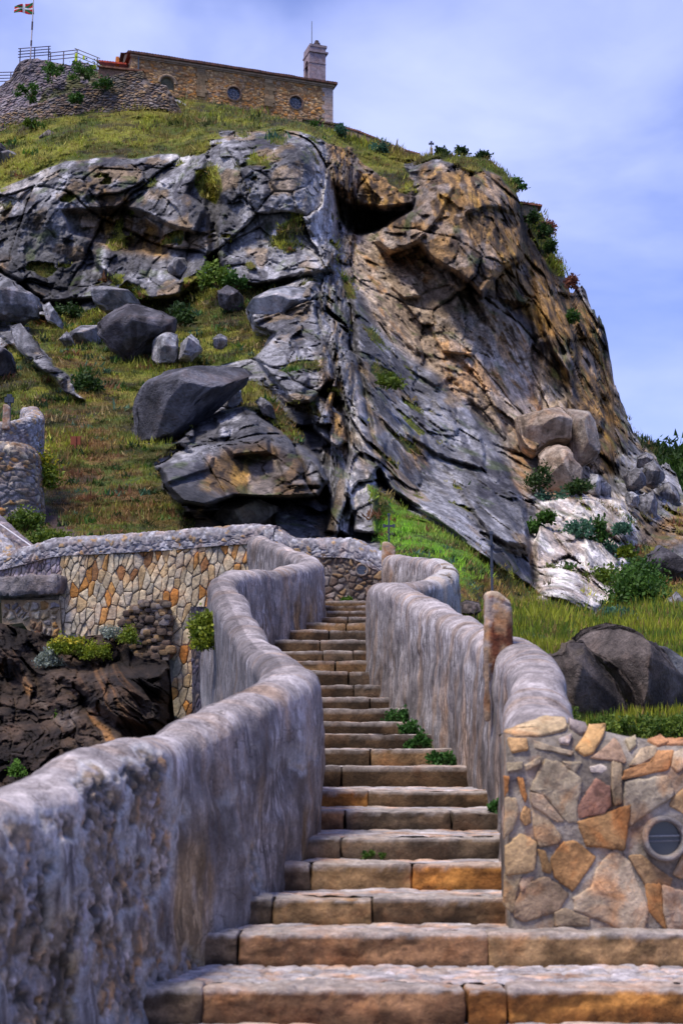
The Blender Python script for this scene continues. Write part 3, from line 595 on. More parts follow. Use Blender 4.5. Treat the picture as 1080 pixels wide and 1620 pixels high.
# ================================================================== WALLS
def plaster_mat():
    m, nt, b = newmat('limewashed_plaster')
    a = nd(nt, 'ShaderNodeAttribute', attribute_name='Col')
    uv = coord(nt, (5, 1.7, 1), kind='UV'); uv2 = coord(nt, (19, 5.5, 1), kind='UV'); ob_ = coord(nt)
    n1 = noise_(nt, uv, 1, 4, .55, .25); n2 = noise_(nt, uv2, 1, 4, .55, .2); n3 = noise_(nt, ob_, 3.2, 10, .74, .3); n4 = noise_(nt, ob_, 45, 5, .7)
    ge = nt.nodes.new('ShaderNodeNewGeometry'); sz = nt.nodes.new('ShaderNodeSeparateXYZ'); nt.links.new(ge.outputs['Normal'], sz.inputs[0])
    iso = noise_(nt, ob_, 7, 8, .7, .6); mxf = nt.nodes.new('ShaderNodeMix'); nt.links.new(ramp(nt, sz.outputs[2], [(.1, 0.), (.6, 1.)]), mxf.inputs[0]); nt.links.new(n1, mxf.inputs[2]); nt.links.new(iso, mxf.inputs[3]); n1 = mxf.outputs[0]
    big = noise_(nt, ob_, 1.15, 5, .6, .3)
    f = math_(nt, 'ADD', math_(nt, 'MULTIPLY', n1, .3), math_(nt, 'ADD', math_(nt, 'MULTIPLY', n3, .4), math_(nt, 'MULTIPLY', big, .3)))
    c = ramp(nt, f, [(.38, (.075, .064, .062)), (.46, (.15, .133, .13)), (.52, (.235, .21, .205)), (.60, (.40, .365, .36))])
    msk = noise_(nt, coord(nt, (1.6, 1.1, 1), kind='UV'), 1, 4, .6, .4); flatn = ramp(nt, sz.outputs[2], [(.2, 1.), (.7, .35)])
    w_ = math_(nt, 'MULTIPLY', math_(nt, 'MULTIPLY', ramp(nt, n2, [(.5, 0.), (.6, 1.)]), ramp(nt, msk, [(.44, 0.), (.62, .65)])), flatn)
    c = mixc(nt, w_, c, (.60, .57, .585))
    d_ = noise_(nt, coord(nt, (13, 1.6, 1), kind='UV'), 1, 5, .6, .3); d2_ = noise_(nt, coord(nt, (1.3, 1.6, 3), kind='UV'), 1, 4, .6, .4)
    c = mixc(nt, math_(nt, 'MULTIPLY', math_(nt, 'MULTIPLY', ramp(nt, d_, [(.5, 0.), (.62, 1.)]), ramp(nt, d2_, [(.42, .15), (.6, .8)])), flatn), c, (.055, .048, .052))
    vc = nd(nt, 'ShaderNodeTexVoronoi', feature='DISTANCE_TO_EDGE'); vc.inputs['Scale'].default_value = 1.4
    va = nt.nodes.new('ShaderNodeVectorMath'); va.operation = 'ADD'; nn_ = nd(nt, 'ShaderNodeTexNoise'); nn_.inputs['Scale'].default_value = 3.; nn_.inputs['Detail'].default_value = 6; nt.links.new(ob_, nn_.inputs['Vector']); nt.links.new(ob_, va.inputs[0]); nt.links.new(nn_.outputs['Color'], va.inputs[1]); nt.links.new(va.outputs[0], vc.inputs['Vector'])
    c = mixc(nt, ramp(nt, vc.outputs[0], [(0, .75), (.012, 0.)]), c, (.05, .04, .04))
    st_ = noise_(nt, coord(nt, (2.6, .8, 1), kind='UV'), 1, 6, .65, .5)
    c = mixc(nt, ramp(nt, st_, [(.52, 0.), (.66, .6)]), c, mixc(nt, 1, c, (1.05, .74, .42), 'MULTIPLY'))
    c = mixc(nt, 1, c, ramp(nt, n4, [(.32, .68), (.68, 1.32)]), 'MULTIPLY')
    c = mixc(nt, 1, c, a.outputs['Color'], 'MULTIPLY')
    # where the skin has fallen off: rubble, its colour from the attribute itself
    c2 = mixc(nt, 1, a.outputs['Color'], ramp(nt, n4, [(.3, .6), (.7, 1.3)]), 'MULTIPLY')
    c = mixc(nt, a.outputs['Alpha'], c2, c)
    nt.links.new(c, b.inputs['Base Color']); b.inputs['Roughness'].default_value = .8; b.inputs['Specular IOR Level'].default_value = .3
    h = math_(nt, 'ADD', math_(nt, 'MULTIPLY', n3, 1.1), math_(nt, 'MULTIPLY', n4, .4))
    bp = nd(nt, 'ShaderNodeBump'); bp.inputs['Strength'].default_value = .7; bp.inputs['Distance'].default_value = .03
    nt.links.new(h, bp.inputs['Height']); nt.links.new(bp.outputs[0], b.inputs['Normal'])
    return m
M['plaster'] = plaster_mat()
def cr(pts, step):
    """smooth curve through points (any number of columns), roughly even steps"""
    p = np.asarray(pts, float); p = np.r_[[2 * p[0] - p[1]], p, [2 * p[-1] - p[-2]]]; out = []
    for k in range(1, len(p) - 2):
        n = max(2, int(np.linalg.norm(p[k + 1, :2] - p[k, :2]) / step))
        t = np.linspace(0, 1, n, endpoint=False)[:, None]
        a, b, c, d = p[k - 1], p[k], p[k + 1], p[k + 2]
        out.append(.5 * ((2 * b) + (c - a) * t + (2 * a - 5 * b + 4 * c - d) * t ** 2 + (3 * b - a - 3 * c + d) * t ** 3))
    out.append(p[-2][None]); return np.concatenate(out)
PAL = {
 'warm': [(.40,.22,.08),(.45,.33,.19),(.33,.28,.22),(.5,.42,.31),(.24,.16,.10),(.36,.30,.25),(.28,.25,.25)],
 'clad': [(.55,.47,.36),(.50,.38,.24),(.45,.22,.07),(.58,.53,.45),(.42,.40,.36),(.52,.30,.12),(.50,.45,.40),(.30,.16,.08),(.60,.54,.44)],
 'grey': [(.28,.26,.28),(.36,.34,.37),(.20,.18,.2),(.42,.38,.37),(.40,.27,.15),(.30,.27,.28),(.45,.44,.47)],
 'purple': [(.22,.19,.22),(.16,.14,.17),(.28,.24,.26),(.24,.2,.19),(.19,.16,.19)],
 'dark': [(.07,.06,.08),(.11,.09,.12),(.05,.045,.06),(.16,.12,.1),(.09,.08,.12)],
 'mixed': [(.20,.165,.15),(.29,.25,.24),(.12,.10,.10),(.25,.18,.12),(.36,.30,.27),(.32,.18,.08),(.17,.12,.085),(.22,.19,.20)],
 'brown': [(.17,.12,.09),(.22,.17,.13),(.11,.08,.065),(.26,.17,.09),(.2,.17,.16)],
}
def palcol(ids, pal):
    p = np.array(PAL[pal]); k = (ids * 7919 % 1 * len(p)).astype(int) % len(p)
    return p[k] * (.8 + .4 * ((ids * 313.7) % 1))[..., None]
def rubble(q, pal, mortar, mw=.07, seed=0):
    """stones set in mortar: colour and height (0..1)"""
    F1, F2, ID, _ = worley(q + fbm(q * .8, 2, seed)[..., None] * .25, seed)
    e = sstep(mw * .4, mw * 2.4, F2 - F1)
    c = mix(mortar, palcol(ID, pal), sstep(.2, .7, e)); c = c * (.82 + .3 * sstep(-.6, .6, fbm(q * 3, 3, seed + 3)))[..., None]
    return c, e * (.55 + .45 * ((ID * 91.7) % 1))
def parapet(name, pts, width, mode, label, parent=None, step=.03, fine=1., bare=None, flip=False, tint=None, seed=0, cell=.14, pal='grey', mortar=(.30,.29,.32), mat=None, relief=.03, outer=None, taper=1.25, part=False):
    """wall swept along centre-line points (X, Y, crest height, foot height on the near/inner side, foot on the outer side)"""
    c = cr(pts, step); n = len(c)
    T = np.gradient(c[:, :2], axis=0); T /= np.linalg.norm(T, axis=1, keepdims=True)
    for _ in range(6): T[1:-1] = (T[:-2] + T[1:-1] * 2 + T[2:]) / 4
    T /= np.linalg.norm(T, axis=1, keepdims=True)
    N = np.stack([T[:, 1], -T[:, 0]], -1)         # right-hand side of travel = inner side
    if flip: N = -N
    s = np.r_[0, np.cumsum(np.linalg.norm(np.diff(c[:, :3], axis=0), axis=1))]
    hw = width / 2; rt = hw * .8
    ni, na, no = int(64 * fine), int(26 * fine), int(26 * fine)
    rows = []; hh = []
    for t in np.linspace(0, 1, ni, endpoint=False):
        z = c[:, 3] + (c[:, 2] - rt - c[:, 3]) * t; o = hw * (taper + (1 - taper) * t); rows.append((o + 0 * z, z, 1 + 0 * z, 0 * z))
    for a in np.linspace(0, math.pi, na, endpoint=False):
        rows.append((hw * math.copysign(abs(math.cos(a)) ** .85, math.cos(a)) + 0 * s, c[:, 2] - rt + rt * abs(math.sin(a)) ** .9, math.cos(a) + 0 * s, math.sin(a) + 0 * s))
    for t in np.linspace(0, 1, no):
        z = c[:, 2] - rt + (c[:, 4] - c[:, 2] + rt) * t; o = -hw * (1 + (taper - 1) * t); rows.append((o + 0 * z, z, -1 + 0 * z, 0 * z))
    O = np.array([r[0] for r in rows]); Z = np.array([r[1] for r in rows]); nx = np.array([r[2] for r in rows]); nz = np.array([r[3] for r in rows])
    V0 = np.stack([c[None, :, 0] + N[None, :, 0] * O, c[None, :, 1] + N[None, :, 1] * O, Z], -1)
    NN = np.stack([N[None, :, 0] * nx, N[None, :, 1] * nx, nz], -1)
    girth = np.r_[0, np.cumsum(np.abs(np.diff(Z.mean(1))) + np.abs(np.diff(O.mean(1))))][:, None]
    SU = np.tile(s, (len(rows), 1))
    uvw = np.stack([SU, Z - (nx < 0) * 5.3, nz * .1], -1)
    low = fbm(V0 * 1.1, 3, seed) * .045 + fbm(V0 * 4, 3, seed + 4) * .014
    if mode == 'plaster':
        q = np.stack([SU / cell, (Z - c[None, :, 2]) / (cell * 1.7), nx * .4], -1); q[..., :2] += np.stack([fbm(q * .8, 3, seed + 31), fbm(q * .8 + 7, 3, seed + 35)], -1) * .8
        rc, rh = rubble(q, pal, (.15,.11,.075), .13, seed + 7); pit = sstep(.22, .36, fbm(q * .7 + 3, 5, seed + 41, .7)); rh = np.clip(.6 * rh + .4 * (.5 + fbm(q * 1.3, 5, seed + 37, .7)) - .7 * pit, -.4, 1.2); rc = rc * (1 - .85 * pit)[..., None] * (.8 + 1.1 * sstep(-.4, .5, fbm(q * 1.6 + 11, 4, seed + 47, .7)))[..., None]; rc = mix(rc, (.36,.33,.34), sstep(.3, .42, fbm(V0 * 7 + 8, 5, seed + 43, .65)) * .6)
        b = bare(V0, SU, Z - c[None, :, 2], nx) if bare is not None else np.zeros_like(Z)
        d = low + b * (rh * .034 - .03) + (1 - b) * fbm(V0 * 9, 4, seed + 9) * .006
        tn = np.ones(Z.shape + (3,)) if tint is None else tint(V0, SU, Z - c[None, :, 2], nx)
        col = tn * (1 - b[..., None]) + rc * b[..., None]; col = np.concatenate([col, 1 - b[..., None]], -1)
        m_ = M['plaster']
    else:
        q = np.stack([SU / cell, girth / cell + 0 * SU, 0 * SU], -1)
        rc, rh = rubble(q, pal, mortar, .09, seed + 7); d = low * .8 + rh * relief; col = rc; m_ = mat or M['far_stone']
    VV = V0 + NN * d[..., None]
    f = grid_faces(len(rows), n)
    f = f if flip else f[:, ::-1].copy()
    # closed ends
    nv = VV.reshape(-1, 3); extra = []; ef = []
    R_ = len(rows)
    faces = [tuple(x) for x in f]
    for col_i in (0, n - 1):
        faces.append(tuple(r * n + col_i for r in range(R_)) if col_i == 0 else tuple(r * n + col_i for r in range(R_ - 1, -1, -1)))
    o = mesh_obj(name, nv, faces, m_, parent, col.reshape(-1, col.shape[-1]), True, np.stack([SU, Z], -1).reshape(-1, 2))
    if label: tag(o, label, 'wall')
    return o
def pc_(V_): return proj(V_)
# ---- left parapet: (inner face X, Y, crest z); the centre line lies .22 m outside it
def crest(px, py, Y): return zof(py, Y)
LIN = [(-2.75,3.6,-.85),(-2.05,5.0,-.62),(-1.52,6.5,-.32),(-1.12,7.8,-.03),(-.86,8.86,.10),(-.62,9.5,.26),(-.44,10.1,.38),(-.27,10.8,.50),(-.20,11.5,.60),(-.22,12.2,.68),(-.36,13.2,.80),(-.62,14.8,1.05),(-.92,16.6,1.45),(-1.22,18.4,1.95),(-1.46,20.0,2.32),(-1.42,21.2,2.55),(-1.05,22.4,2.74),(-.62,23.6,2.96),(-.34,24.8,3.16),(-.34,25.8,3.34),(-.62,26.9,3.62),(-1.05,28.0,3.95),(-1.5,29.2,4.25)]
def offset(pl, w):
    a = np.array(pl, float); T = np.gradient(a[:, :2], axis=0); T /= np.linalg.norm(T, axis=1, keepdims=True)
    a[:, 0] -= T[:, 1] * w; a[:, 1] += T[:, 0] * w; return a
STEPS = [(7.3, None), (8.0, 1565), (8.86, 1478), (9.4, 1422), (10.1, 1368), (10.7, 1325), (11.7, 1283), (12.6, 1252), (14.3, 1213), (15.5, 1184), (16.4, 1160), (17.2, 1141), (17.9, 1121), (18.6, 1103), (19.3, 1083), (20.0, 1062), (20.8, 1045), (21.5, 1030), (22.2, 1013), (22.9, 996), (23.7, 984), (24.5, 975), (25.4, 966), (26.3, 957), (27.3, 950)]
SZ = [zof(y, d) if y else zof(1565, 8.0) - .17 for d, y in STEPS]
def stairz(Y): return np.interp(Y, [d for d, _ in STEPS], SZ)
la = offset(LIN, .22); LP = [(x, y, z, float(stairz(y)) - .45, (-3.2 if y < 22 else 1.0)) for x, y, z in la]
bare_poly = [(-400,1330),(0,1310),(40,1290),(130,1270),(140,1215),(215,1185),(255,1190),(282,1240),(290,1330),(270,1450),(330,1600),(330,1900),(-400,1900)]
def bareL(V_, s, hz, nx):
    x, y = pc_(V_); wx_ = fbm(V_ * 3, 3, 501) * 30; wy_ = fbm(V_ * 3 + 9, 3, 502) * 34
    b = sstep(-8, 14, sdf(bare_poly, x + wx_, y + wy_)) * sstep(-.55, -.1, fbm(V_ * 4, 4, 504))
    keep = sstep(-6, 8, sdf([(80,1330),(130,1330),(135,1400),(110,1420),(88,1390)], x + wx_ * .3, y + wy_ * .3))
    b = np.maximum(b * (1 - keep), sstep(.35, .6, fbm(V_ * 2.2 + 4, 4, 507)) * .8 * (nx > 0) * (V_[..., 1] < 11.5) * sstep(-.35, -.7, hz))
    return np.clip(b * .97 + .9 * (nx < -.5) * sstep(-1.3, -2.0, hz), 0, 1)
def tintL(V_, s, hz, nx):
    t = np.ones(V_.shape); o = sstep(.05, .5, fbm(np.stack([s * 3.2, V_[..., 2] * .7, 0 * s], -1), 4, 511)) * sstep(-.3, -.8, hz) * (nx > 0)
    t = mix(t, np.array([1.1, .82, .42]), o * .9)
    t = mix(t, np.array([1.4, 1.36, 1.36]), sstep(-.4, -.02, hz)); t = mix(t, t * .8, sstep(-.6, -1.3, hz))  # highlight along the crest painted into the tint; darker towards the foot
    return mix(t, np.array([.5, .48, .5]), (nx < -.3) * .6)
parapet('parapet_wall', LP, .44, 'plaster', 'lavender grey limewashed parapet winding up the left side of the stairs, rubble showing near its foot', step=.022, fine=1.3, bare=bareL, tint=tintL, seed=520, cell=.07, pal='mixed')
RIN = [(1.06,9.35,.14),(1.17,10.2,.36),(1.27,11.0,.6),(1.30,12.2,.82),(1.31,13.4,1.0),(1.28,14.4,1.14),(1.19,15.5,1.33),(1.08,16.4,1.50),(.95,17.2,1.68),(.80,17.9,1.86),(.65,18.6,2.03),(.54,19.3,2.16),(.44,20.0,2.27),(.39,20.8,2.36),(.46,21.6,2.44),(.72,22.3,2.5),(1.15,23.0,2.62),(1.48,23.9,2.86),(1.60,24.9,3.14),(1.45,26.0,3.4),(1.12,27.2,3.62),(.84,28.4,3.78)]
def offr(pl, w): 
    a = np.array(pl, float); T = np.gradient(a[:, :2], axis=0); T /= np.linalg.norm(T, axis=1, keepdims=True)
    a[:, 0] += T[:, 1] * w; a[:, 1] -= T[:, 0] * w; return a
ra = offr(RIN, .23); RP = [(x, y, z, float(stairz(y)) - .45, min(z - 1.2, float(stairz(y)) - .8)) for x, y, z in ra]
def bareR(V_, s, hz, nx):
    return np.clip(sstep(22.6, 23.4, V_[..., 1]) * (nx < .3) * (V_[..., 1] < 26) * (.75 + .5 * fbm(V_ * 4, 3, 531)), 0, 1)
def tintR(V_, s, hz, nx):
    t = np.ones(V_.shape); t = mix(t, np.array([1.4, 1.36, 1.36]), sstep(-.4, -.02, hz)); t = mix(t, t * .85, sstep(-.7, -1.3, hz))  # same painted crest highlight, and a darker lower part
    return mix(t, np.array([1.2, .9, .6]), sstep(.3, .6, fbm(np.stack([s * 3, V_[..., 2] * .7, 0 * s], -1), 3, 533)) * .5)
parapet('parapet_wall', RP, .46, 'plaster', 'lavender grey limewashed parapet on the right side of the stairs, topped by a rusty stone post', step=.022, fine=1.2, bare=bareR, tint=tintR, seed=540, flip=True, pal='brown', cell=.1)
# ---- stone faces made of separate stones
def vcells(seeds, bb):
    out = []
    for k, p in enumerate(seeds):
        d = ((seeds - p) ** 2).sum(1); nb = np.argsort(d)[1:26]
        poly = [np.array(q, float) for q in ((bb[0], bb[1]), (bb[2], bb[1]), (bb[2], bb[3]), (bb[0], bb[3]))]
        for j in nb:
            m = (seeds[j] + p) / 2; n_ = seeds[j] - p; new = []
            for a in range(len(poly)):
                A, B = poly[a], poly[(a + 1) % len(poly)]; da, db = (A - m) @ n_, (B - m) @ n_
                if da <= 0: new.append(A)
                if da * db < 0: new.append(A + (B - A) * da / (da - db))
            poly = new
            if len(poly) < 3: break
        if len(poly) >= 3: out.append(np.array(poly))
    return out
def inpoly(poly, x, y): return sdf(poly, np.array([x]), np.array([y]))[0]
def stones(mb, polys, fn, hgt, gap, colfn, rad=.25, wob=.05, seed=0):
    """each polygon (u, v in metres on the wall) becomes a raised stone with a worn edge"""
    r_ = np.random.default_rng(seed)
    for k, pl in enumerate(polys):
        c = pl.mean(0); size = math.sqrt(max(1e-6, abs(np.sum(pl[:, 0] * np.roll(pl[:, 1], -1) - pl[:, 1] * np.roll(pl[:, 0], -1)) / 2)))
        if size < gap * 1.2: continue
        q = []
        for a in range(len(pl)):                                   # cut the corners, wobble the edges
            A, B = pl[a], pl[(a + 1) % len(pl)]
            for t in (.12, .37, .63, .88): q.append(A + (B - A) * t)
        q = np.array(q); dirs = q - c; L = np.linalg.norm(dirs, axis=1, keepdims=True)
        q = c + dirs * np.clip((L - gap / 2) / L, .1, 1) * (1 + r_.normal(0, wob, (len(q), 1)))
        h = hgt * r_.uniform(.55, 1.15); tilt = r_.normal(0, hgt * .35 / size, 2); n = len(q)
        vs = []; ed = min(rad * size, hgt * 1.3)
        for sc, hh in ((0, 0), (ed * .12, .55), (ed * .45, .88), (ed, 1), (ed + (size * .25), 1.03)):
            dd_ = q - c; L = np.linalg.norm(dd_, axis=1, keepdims=True); qq = c + dd_ * np.clip((L - sc) / L, .15, 1)
            zz = h * hh + (((qq - c) @ tilt) + r_.normal(0, hgt * .06, n)) * (hh > .5); vs.append(np.c_[qq, zz])
        vs.append([[c[0], c[1], h * 1.04]]); vs = np.concatenate(vs)
        f = [(i * n + j, i * n + (j + 1) % n, (i + 1) * n + (j + 1) % n, (i + 1) * n + j) for i in range(4) for j in range(n)] + [(4 * n + j, 4 * n + (j + 1) % n, 5 * n) for j in range(n)]
        cc = np.array(colfn(k, c, r_)); cj = cc * (1 + r_.normal(0, .025, (len(vs), 1)))
        mb.add(fn(vs[:, 0], vs[:, 1], vs[:, 2]), f, cj)
# ---- near stone-faced wall end on the right
YW = 9.12
zt_x = [P(p_, 1200, YW)[0] for p_ in (795, 830, 862, 900, 1000, 1080, 1500)]; zt_z = [zof(y_, YW) for y_ in (1162, 1146, 1138, 1141, 1164, 1175, 1215)]
def ztop(u): return np.interp(u, zt_x, zt_z)
def endwall(u, z, h):
    u, z, h = np.broadcast_arrays(np.asarray(u, float), z, h); r = .26; zt = ztop(u)
    s_ = np.clip((z - (zt - r)) / r, 0, 1); a = np.arcsin(np.clip(s_, 0, .999)) * .92
    x0 = 1.052
    yy = YW + r * (1 - np.cos(a)) - np.cos(a) * h; zz = z + np.sin(a) * h
    return np.stack([u, yy, zz], -1)
root = thing('stone_wall', (1.05, 9.1, -1.2), 'near stone faced wall end at the right edge, big ochre stones in grey mortar with a round lamp', 'wall')
uu = np.linspace(1.05, 4.3, 220); vv = np.linspace(-1.42, 0, 110); bv = []
for u in uu: bv.append(endwall(u, vv[:] * 0 + np.linspace(-1.42, ztop(u), 110), 0 * vv))
bv = np.array(bv); nz_ = fbm(bv * 5, 4, 550) * .012; bv[..., 1] -= nz_
# left return, top and back are a solid body behind the face
G = [bv]; back_ = bv.copy(); back_[..., 1] = 9.62; back_[:, -1, 2] -= .03
fr_f = grid_faces(220, 110)
n0 = 220 * 110; vall = np.concatenate([bv.reshape(-1, 3), back_.reshape(-1, 3)])
fs = [tuple(x[::-1]) for x in fr_f] + [tuple(x + n0) for x in fr_f] + [(j, j + 1, n0 + j + 1, n0 + j) for j in range(109)] + [(i * 110 + 109, (i + 1) * 110 + 109, n0 + (i + 1) * 110 + 109, n0 + i * 110 + 109) for i in range(219)]
mc = mix((.19,.16,.13), (.33,.285,.24), sstep(-.4, .5, fbm(vall * 3, 4, 553)))
mort = mesh_obj('mortar', vall, fs, M['stone'], None, mc)
T1 = [([(165,120),(350,55),(460,70),(450,120),(330,150),(220,150)],(.50,.40,.26)),([(150,170),(245,175),(250,225),(170,240)],(.52,.33,.15)),([(290,175),(480,235),(470,252),(300,218)],(.38,.33,.27)),
 ([(500,80),(590,90),(580,130),(540,145),(490,110)],(.27,.24,.27)),([(600,110),(690,115),(600,240),(555,255),(510,215)],(.58,.36,.14)),([(420,170),(490,150),(470,200),(425,195)],(.42,.39,.44)),
 ([(725,170),(745,190),(770,260),(770,290),(595,265),(650,230)],(.42,.29,.22)),([(785,180),(850,165),(840,210),(800,235)],(.38,.34,.25)),([(915,180),(1000,165),(1025,195),(960,210)],(.52,.26,.12)),
 ([(1030,175),(1140,170),(1140,205),(1020,202)],(.5,.25,.12)),([(860,230),(945,215),(940,260),(850,305),(800,305)],(.52,.42,.3)),([(950,240),(1030,240),(990,330),(770,375),(780,330),(900,290)],(.52,.26,.10)),
 ([(1040,250),(1100,230),(1120,300),(1050,340),(1020,310)],(.48,.41,.33)),([(140,295),(220,290),(215,325),(145,340)],(.40,.35,.26)),([(235,305),(310,262),(312,295),(245,335)],(.42,.36,.28)),
 ([(345,295),(410,300),(520,380),(495,590),(450,590),(350,470),(275,440),(300,380)],(.34,.30,.235)),([(272,458),(330,470),(435,598),(400,602),(275,520)],(.44,.35,.27)),([(435,285),(535,290),(500,345),(450,312)],(.35,.31,.24)),
 ([(580,315),(640,300),(690,325),(640,347),(590,342)],(.55,.52,.53)),([(610,385),(680,430),(685,520),(650,560),(530,580),(520,530)],(.30,.16,.13)),([(700,300),(750,310),(750,500),(710,510),(695,430)],(.37,.30,.21)),
 ([(530,612),(680,562),(780,530),(752,750),(640,735),(570,730),(540,650)],(.33,.19,.075)),([(780,400),(980,380),(1010,470),(880,560),(800,620),(770,520)],(.40,.37,.32)),([(1025,480),(1130,400),(1130,600),(1075,560),(1010,520)],(.40,.27,.14)),
 ([(122,365),(150,370),(145,440),(127,470)],(.5,.22,.05)),([(195,375),(225,380),(245,470),(235,500),(210,450)],(.5,.22,.05)),([(215,560),(235,525),(265,545),(265,610),(235,625),(210,590)],(.44,.26,.11)),
 ([(132,485),(185,490),(200,560),(170,640),(124,690)],(.38,.31,.22)),([(275,535),(340,560),(425,690),(400,715),(315,735),(290,680)],(.42,.33,.23)),([(135,745),(210,680),(290,720),(280,860),(140,880)],(.46,.33,.18)),
 ([(305,760),(340,765),(375,850),(370,880),(330,870)],(.33,.2,.08)),([(380,810),(440,725),(500,720),(600,800),(490,960),(400,900)],(.40,.22,.08)),([(205,920),(250,875),(290,890),(260,940),(215,975)],(.45,.33,.26)),
 ([(130,890),(215,890),(190,990),(168,1085),(120,1040)],(.34,.28,.19)),([(185,1050),(240,950),(350,910),(450,1000),(400,1080),(240,1130),(190,1110)],(.29,.22,.165)),([(400,1092),(450,1070),(570,1120),(570,1160),(400,1160)],(.26,.21,.16)),
 ([(520,1010),(600,960),(620,880),(720,765),(780,840),(870,1070),(850,1165),(760,1165),(640,1120),(520,1070)],(.47,.40,.33)),([(880,950),(960,950),(970,1100),(985,1175),(900,1090)],(.38,.2,.07)),
 ([(970,955),(1120,1000),(1120,1175),(1000,1175),(978,1100)],(.42,.35,.31)),([(800,800),(860,790),(960,870),(1010,905),(1000,945),(880,940)],(.36,.24,.13)),([(1090,760),(1160,720),(1160,900),(1060,900),(1030,880)],(.4,.3,.2))]
mb = MB(); sp, sc_ = [], []
for pl, cc in T1:
    q = P(760 + np.array(pl)[:, 0] / 3.375, 1120 + np.array(pl)[:, 1] / 3.375, YW); sp.append(q[:, [0, 2]]); sc_.append(cc)
def split(polys, m):
    out = []
    for q in polys:
        r = []
        for a in range(len(q)):
            for t in range(m): r.append(q[a] + (q[(a + 1) % len(q)] - q[a]) * t / m)
        out.append(np.array(r))
    return out
sp = [c.mean(0) + (c - c.mean(0)) * 1.17 for c in sp]
stones(mb, split(sp, 2), endwall, .026, .006, lambda k, c, r: (np.array(sc_[k]) * .8 + np.mean(sc_[k]) * .2) * np.array([1.1, .97, .80]), .07, .02, 3)
xs0 = P(1100, 1300, YW)[0]; sd2 = np.array([(xs0 + .12 + .23 * i + rng.uniform(-.07, .07), -1.3 + .21 * j + rng.uniform(-.06, .06)) for i in range(9) for j in range(7)])
cl2 = [c for c in vcells(sd2, (xs0, -1.4, 4.3, .1)) if c.mean(0)[1] < ztop(c.mean(0)[0]) - .12]
stones(mb, cl2, endwall, .03, .04, lambda k, c, r: PAL['warm'][r.integers(7)], .15, .03, 5)
faceo = mb.build('stone_facing', M['stone'], None, True)
def porthole(px, py, Y, rad, yo=0):
    c = P(px, py, Y); m1 = MB(); n = 40
    prof = [(rad * 1.0, .05), (rad * 1.0, -.05), (rad * .95, -.07), (rad * .80, -.07), (rad * .76, -.05), (rad * .74, .03)]
    v = [(c[0] + r * math.cos(a), c[1] + y, c[2] + r * math.sin(a)) for r, y in prof for a in np.linspace(0, 2 * math.pi, n, endpoint=False)]
    m1.add(v, grid_faces(len(prof), n, True), (.23, .21, .20)); rim = m1.build('rim', M['stone'], None, True)
    m2 = MB(); v = [(c[0] + rad * .76 * math.cos(a), c[1] + .0, c[2] + rad * .76 * math.sin(a)) for a in np.linspace(0, 2 * math.pi, n, endpoint=False)]
    m2.add(v, [tuple(range(n))], (.05, .055, .07)); gl = m2.build('glass', M['glass'], None)
    m3 = MB(); rb = rad * .45
    m3.tube([(c[0] - rad * .7, c[1] - .012, c[2] + .1 * rad), (c[0] + rad * .7, c[1] - .012, c[2] + .12 * rad)], rad * .035, 6, (.35, .36, .38))
    m3.tube([(c[0] - rad * .7, c[1] - .012, c[2] - .14 * rad), (c[0] + rad * .7, c[1] - .012, c[2] - .10 * rad)], rad * .03, 6, (.2, .2, .22)); br = m3.build('guard_bar', M['metal'], None)
    return rim, gl, br
m_, nt, b = newmat('dark_glass'); b.inputs['Base Color'].default_value = (.05, .055, .065, 1); b.inputs['Roughness'].default_value = .12; b.inputs['Specular IOR Level'].default_value = .7; M['glass'] = m_
def lamp(px, py, Y, rad, root):
    r1, g1, b1 = porthole(px, py, Y, rad); hub = bpy.data.objects.new('wall_lamp', None); COL.objects.link(hub); adopt(root, [hub])
    for o_ in (r1, g1, b1): o_.parent = hub; o_.matrix_parent_inverse = Matrix.Translation(-Vector(root.location)) @ Matrix.Identity(4) if False else Matrix.Identity(4)
    return hub
lamp(1049, 1326, YW - .012, .138, root)
adopt(root, [mort, faceo])
# ================================================================== STAIRS
def rbox(w, d, h, r, res, amp, seed, rough=1.):
    """worn stone block centred on x, front face at y=0, top at z=0"""
    vs, fs, k = [], [], 0; sz = np.array([w, d, h])
    for ax in range(3):
        for sg in (0, 1):
            a, b_ = [i for i in range(3) if i != ax]
            na, nb = max(3, int(sz[a] / res)), max(3, int(sz[b_] / res))
            A, B = np.meshgrid(np.linspace(0, sz[a], na), np.linspace(0, sz[b_], nb), indexing='ij')
            q = np.zeros(A.shape + (3,)); q[..., a] = A; q[..., b_] = B; q[..., ax] = sg * sz[ax]
            f = grid_faces(na, nb) + k; flip = (sg == 1) == (ax in (0, 2))
            fs.append(f if flip else f[:, ::-1]); vs.append(q.reshape(-1, 3)); k += na * nb
    v = np.concatenate(vs); inn = np.clip(v, r, sz - r); dlt = v - inn; L = np.linalg.norm(dlt, axis=1, keepdims=True) + 1e-9
    nr = dlt / L; rr = r * (1 + .0 * L)
    v = inn + nr * np.minimum(rr, L)
    q = v + seed * 3.7
    dsp = fbm(q * 2.5, 3, seed) * .9 + fbm(q * 9, 4, seed + 2) * .55 + ridged(q * np.array([5, 5, 16]), 3, seed + 4) * .35 - np.maximum(0, fbm(q * 14, 3, seed + 6) - .25) * 1.2
    v = v + nr * (dsp * amp)[:, None]
    v[:, 0] -= w / 2; v[:, 2] -= h
    return v, np.concatenate(fs)
root = thing('staircase', (.2, 8, SZ[1]), 'long flight of worn brown stone steps climbing between the two plastered parapets', 'stairs')
li = np.array(LIN); ri = np.array(RIN)
def lx(Y): return float(np.interp(Y, li[:, 1], li[:, 0])) - .12
def rx(Y): return 3.9 if Y < 9.1 else float(np.interp(Y, ri[:, 1], ri[:, 0])) + .12
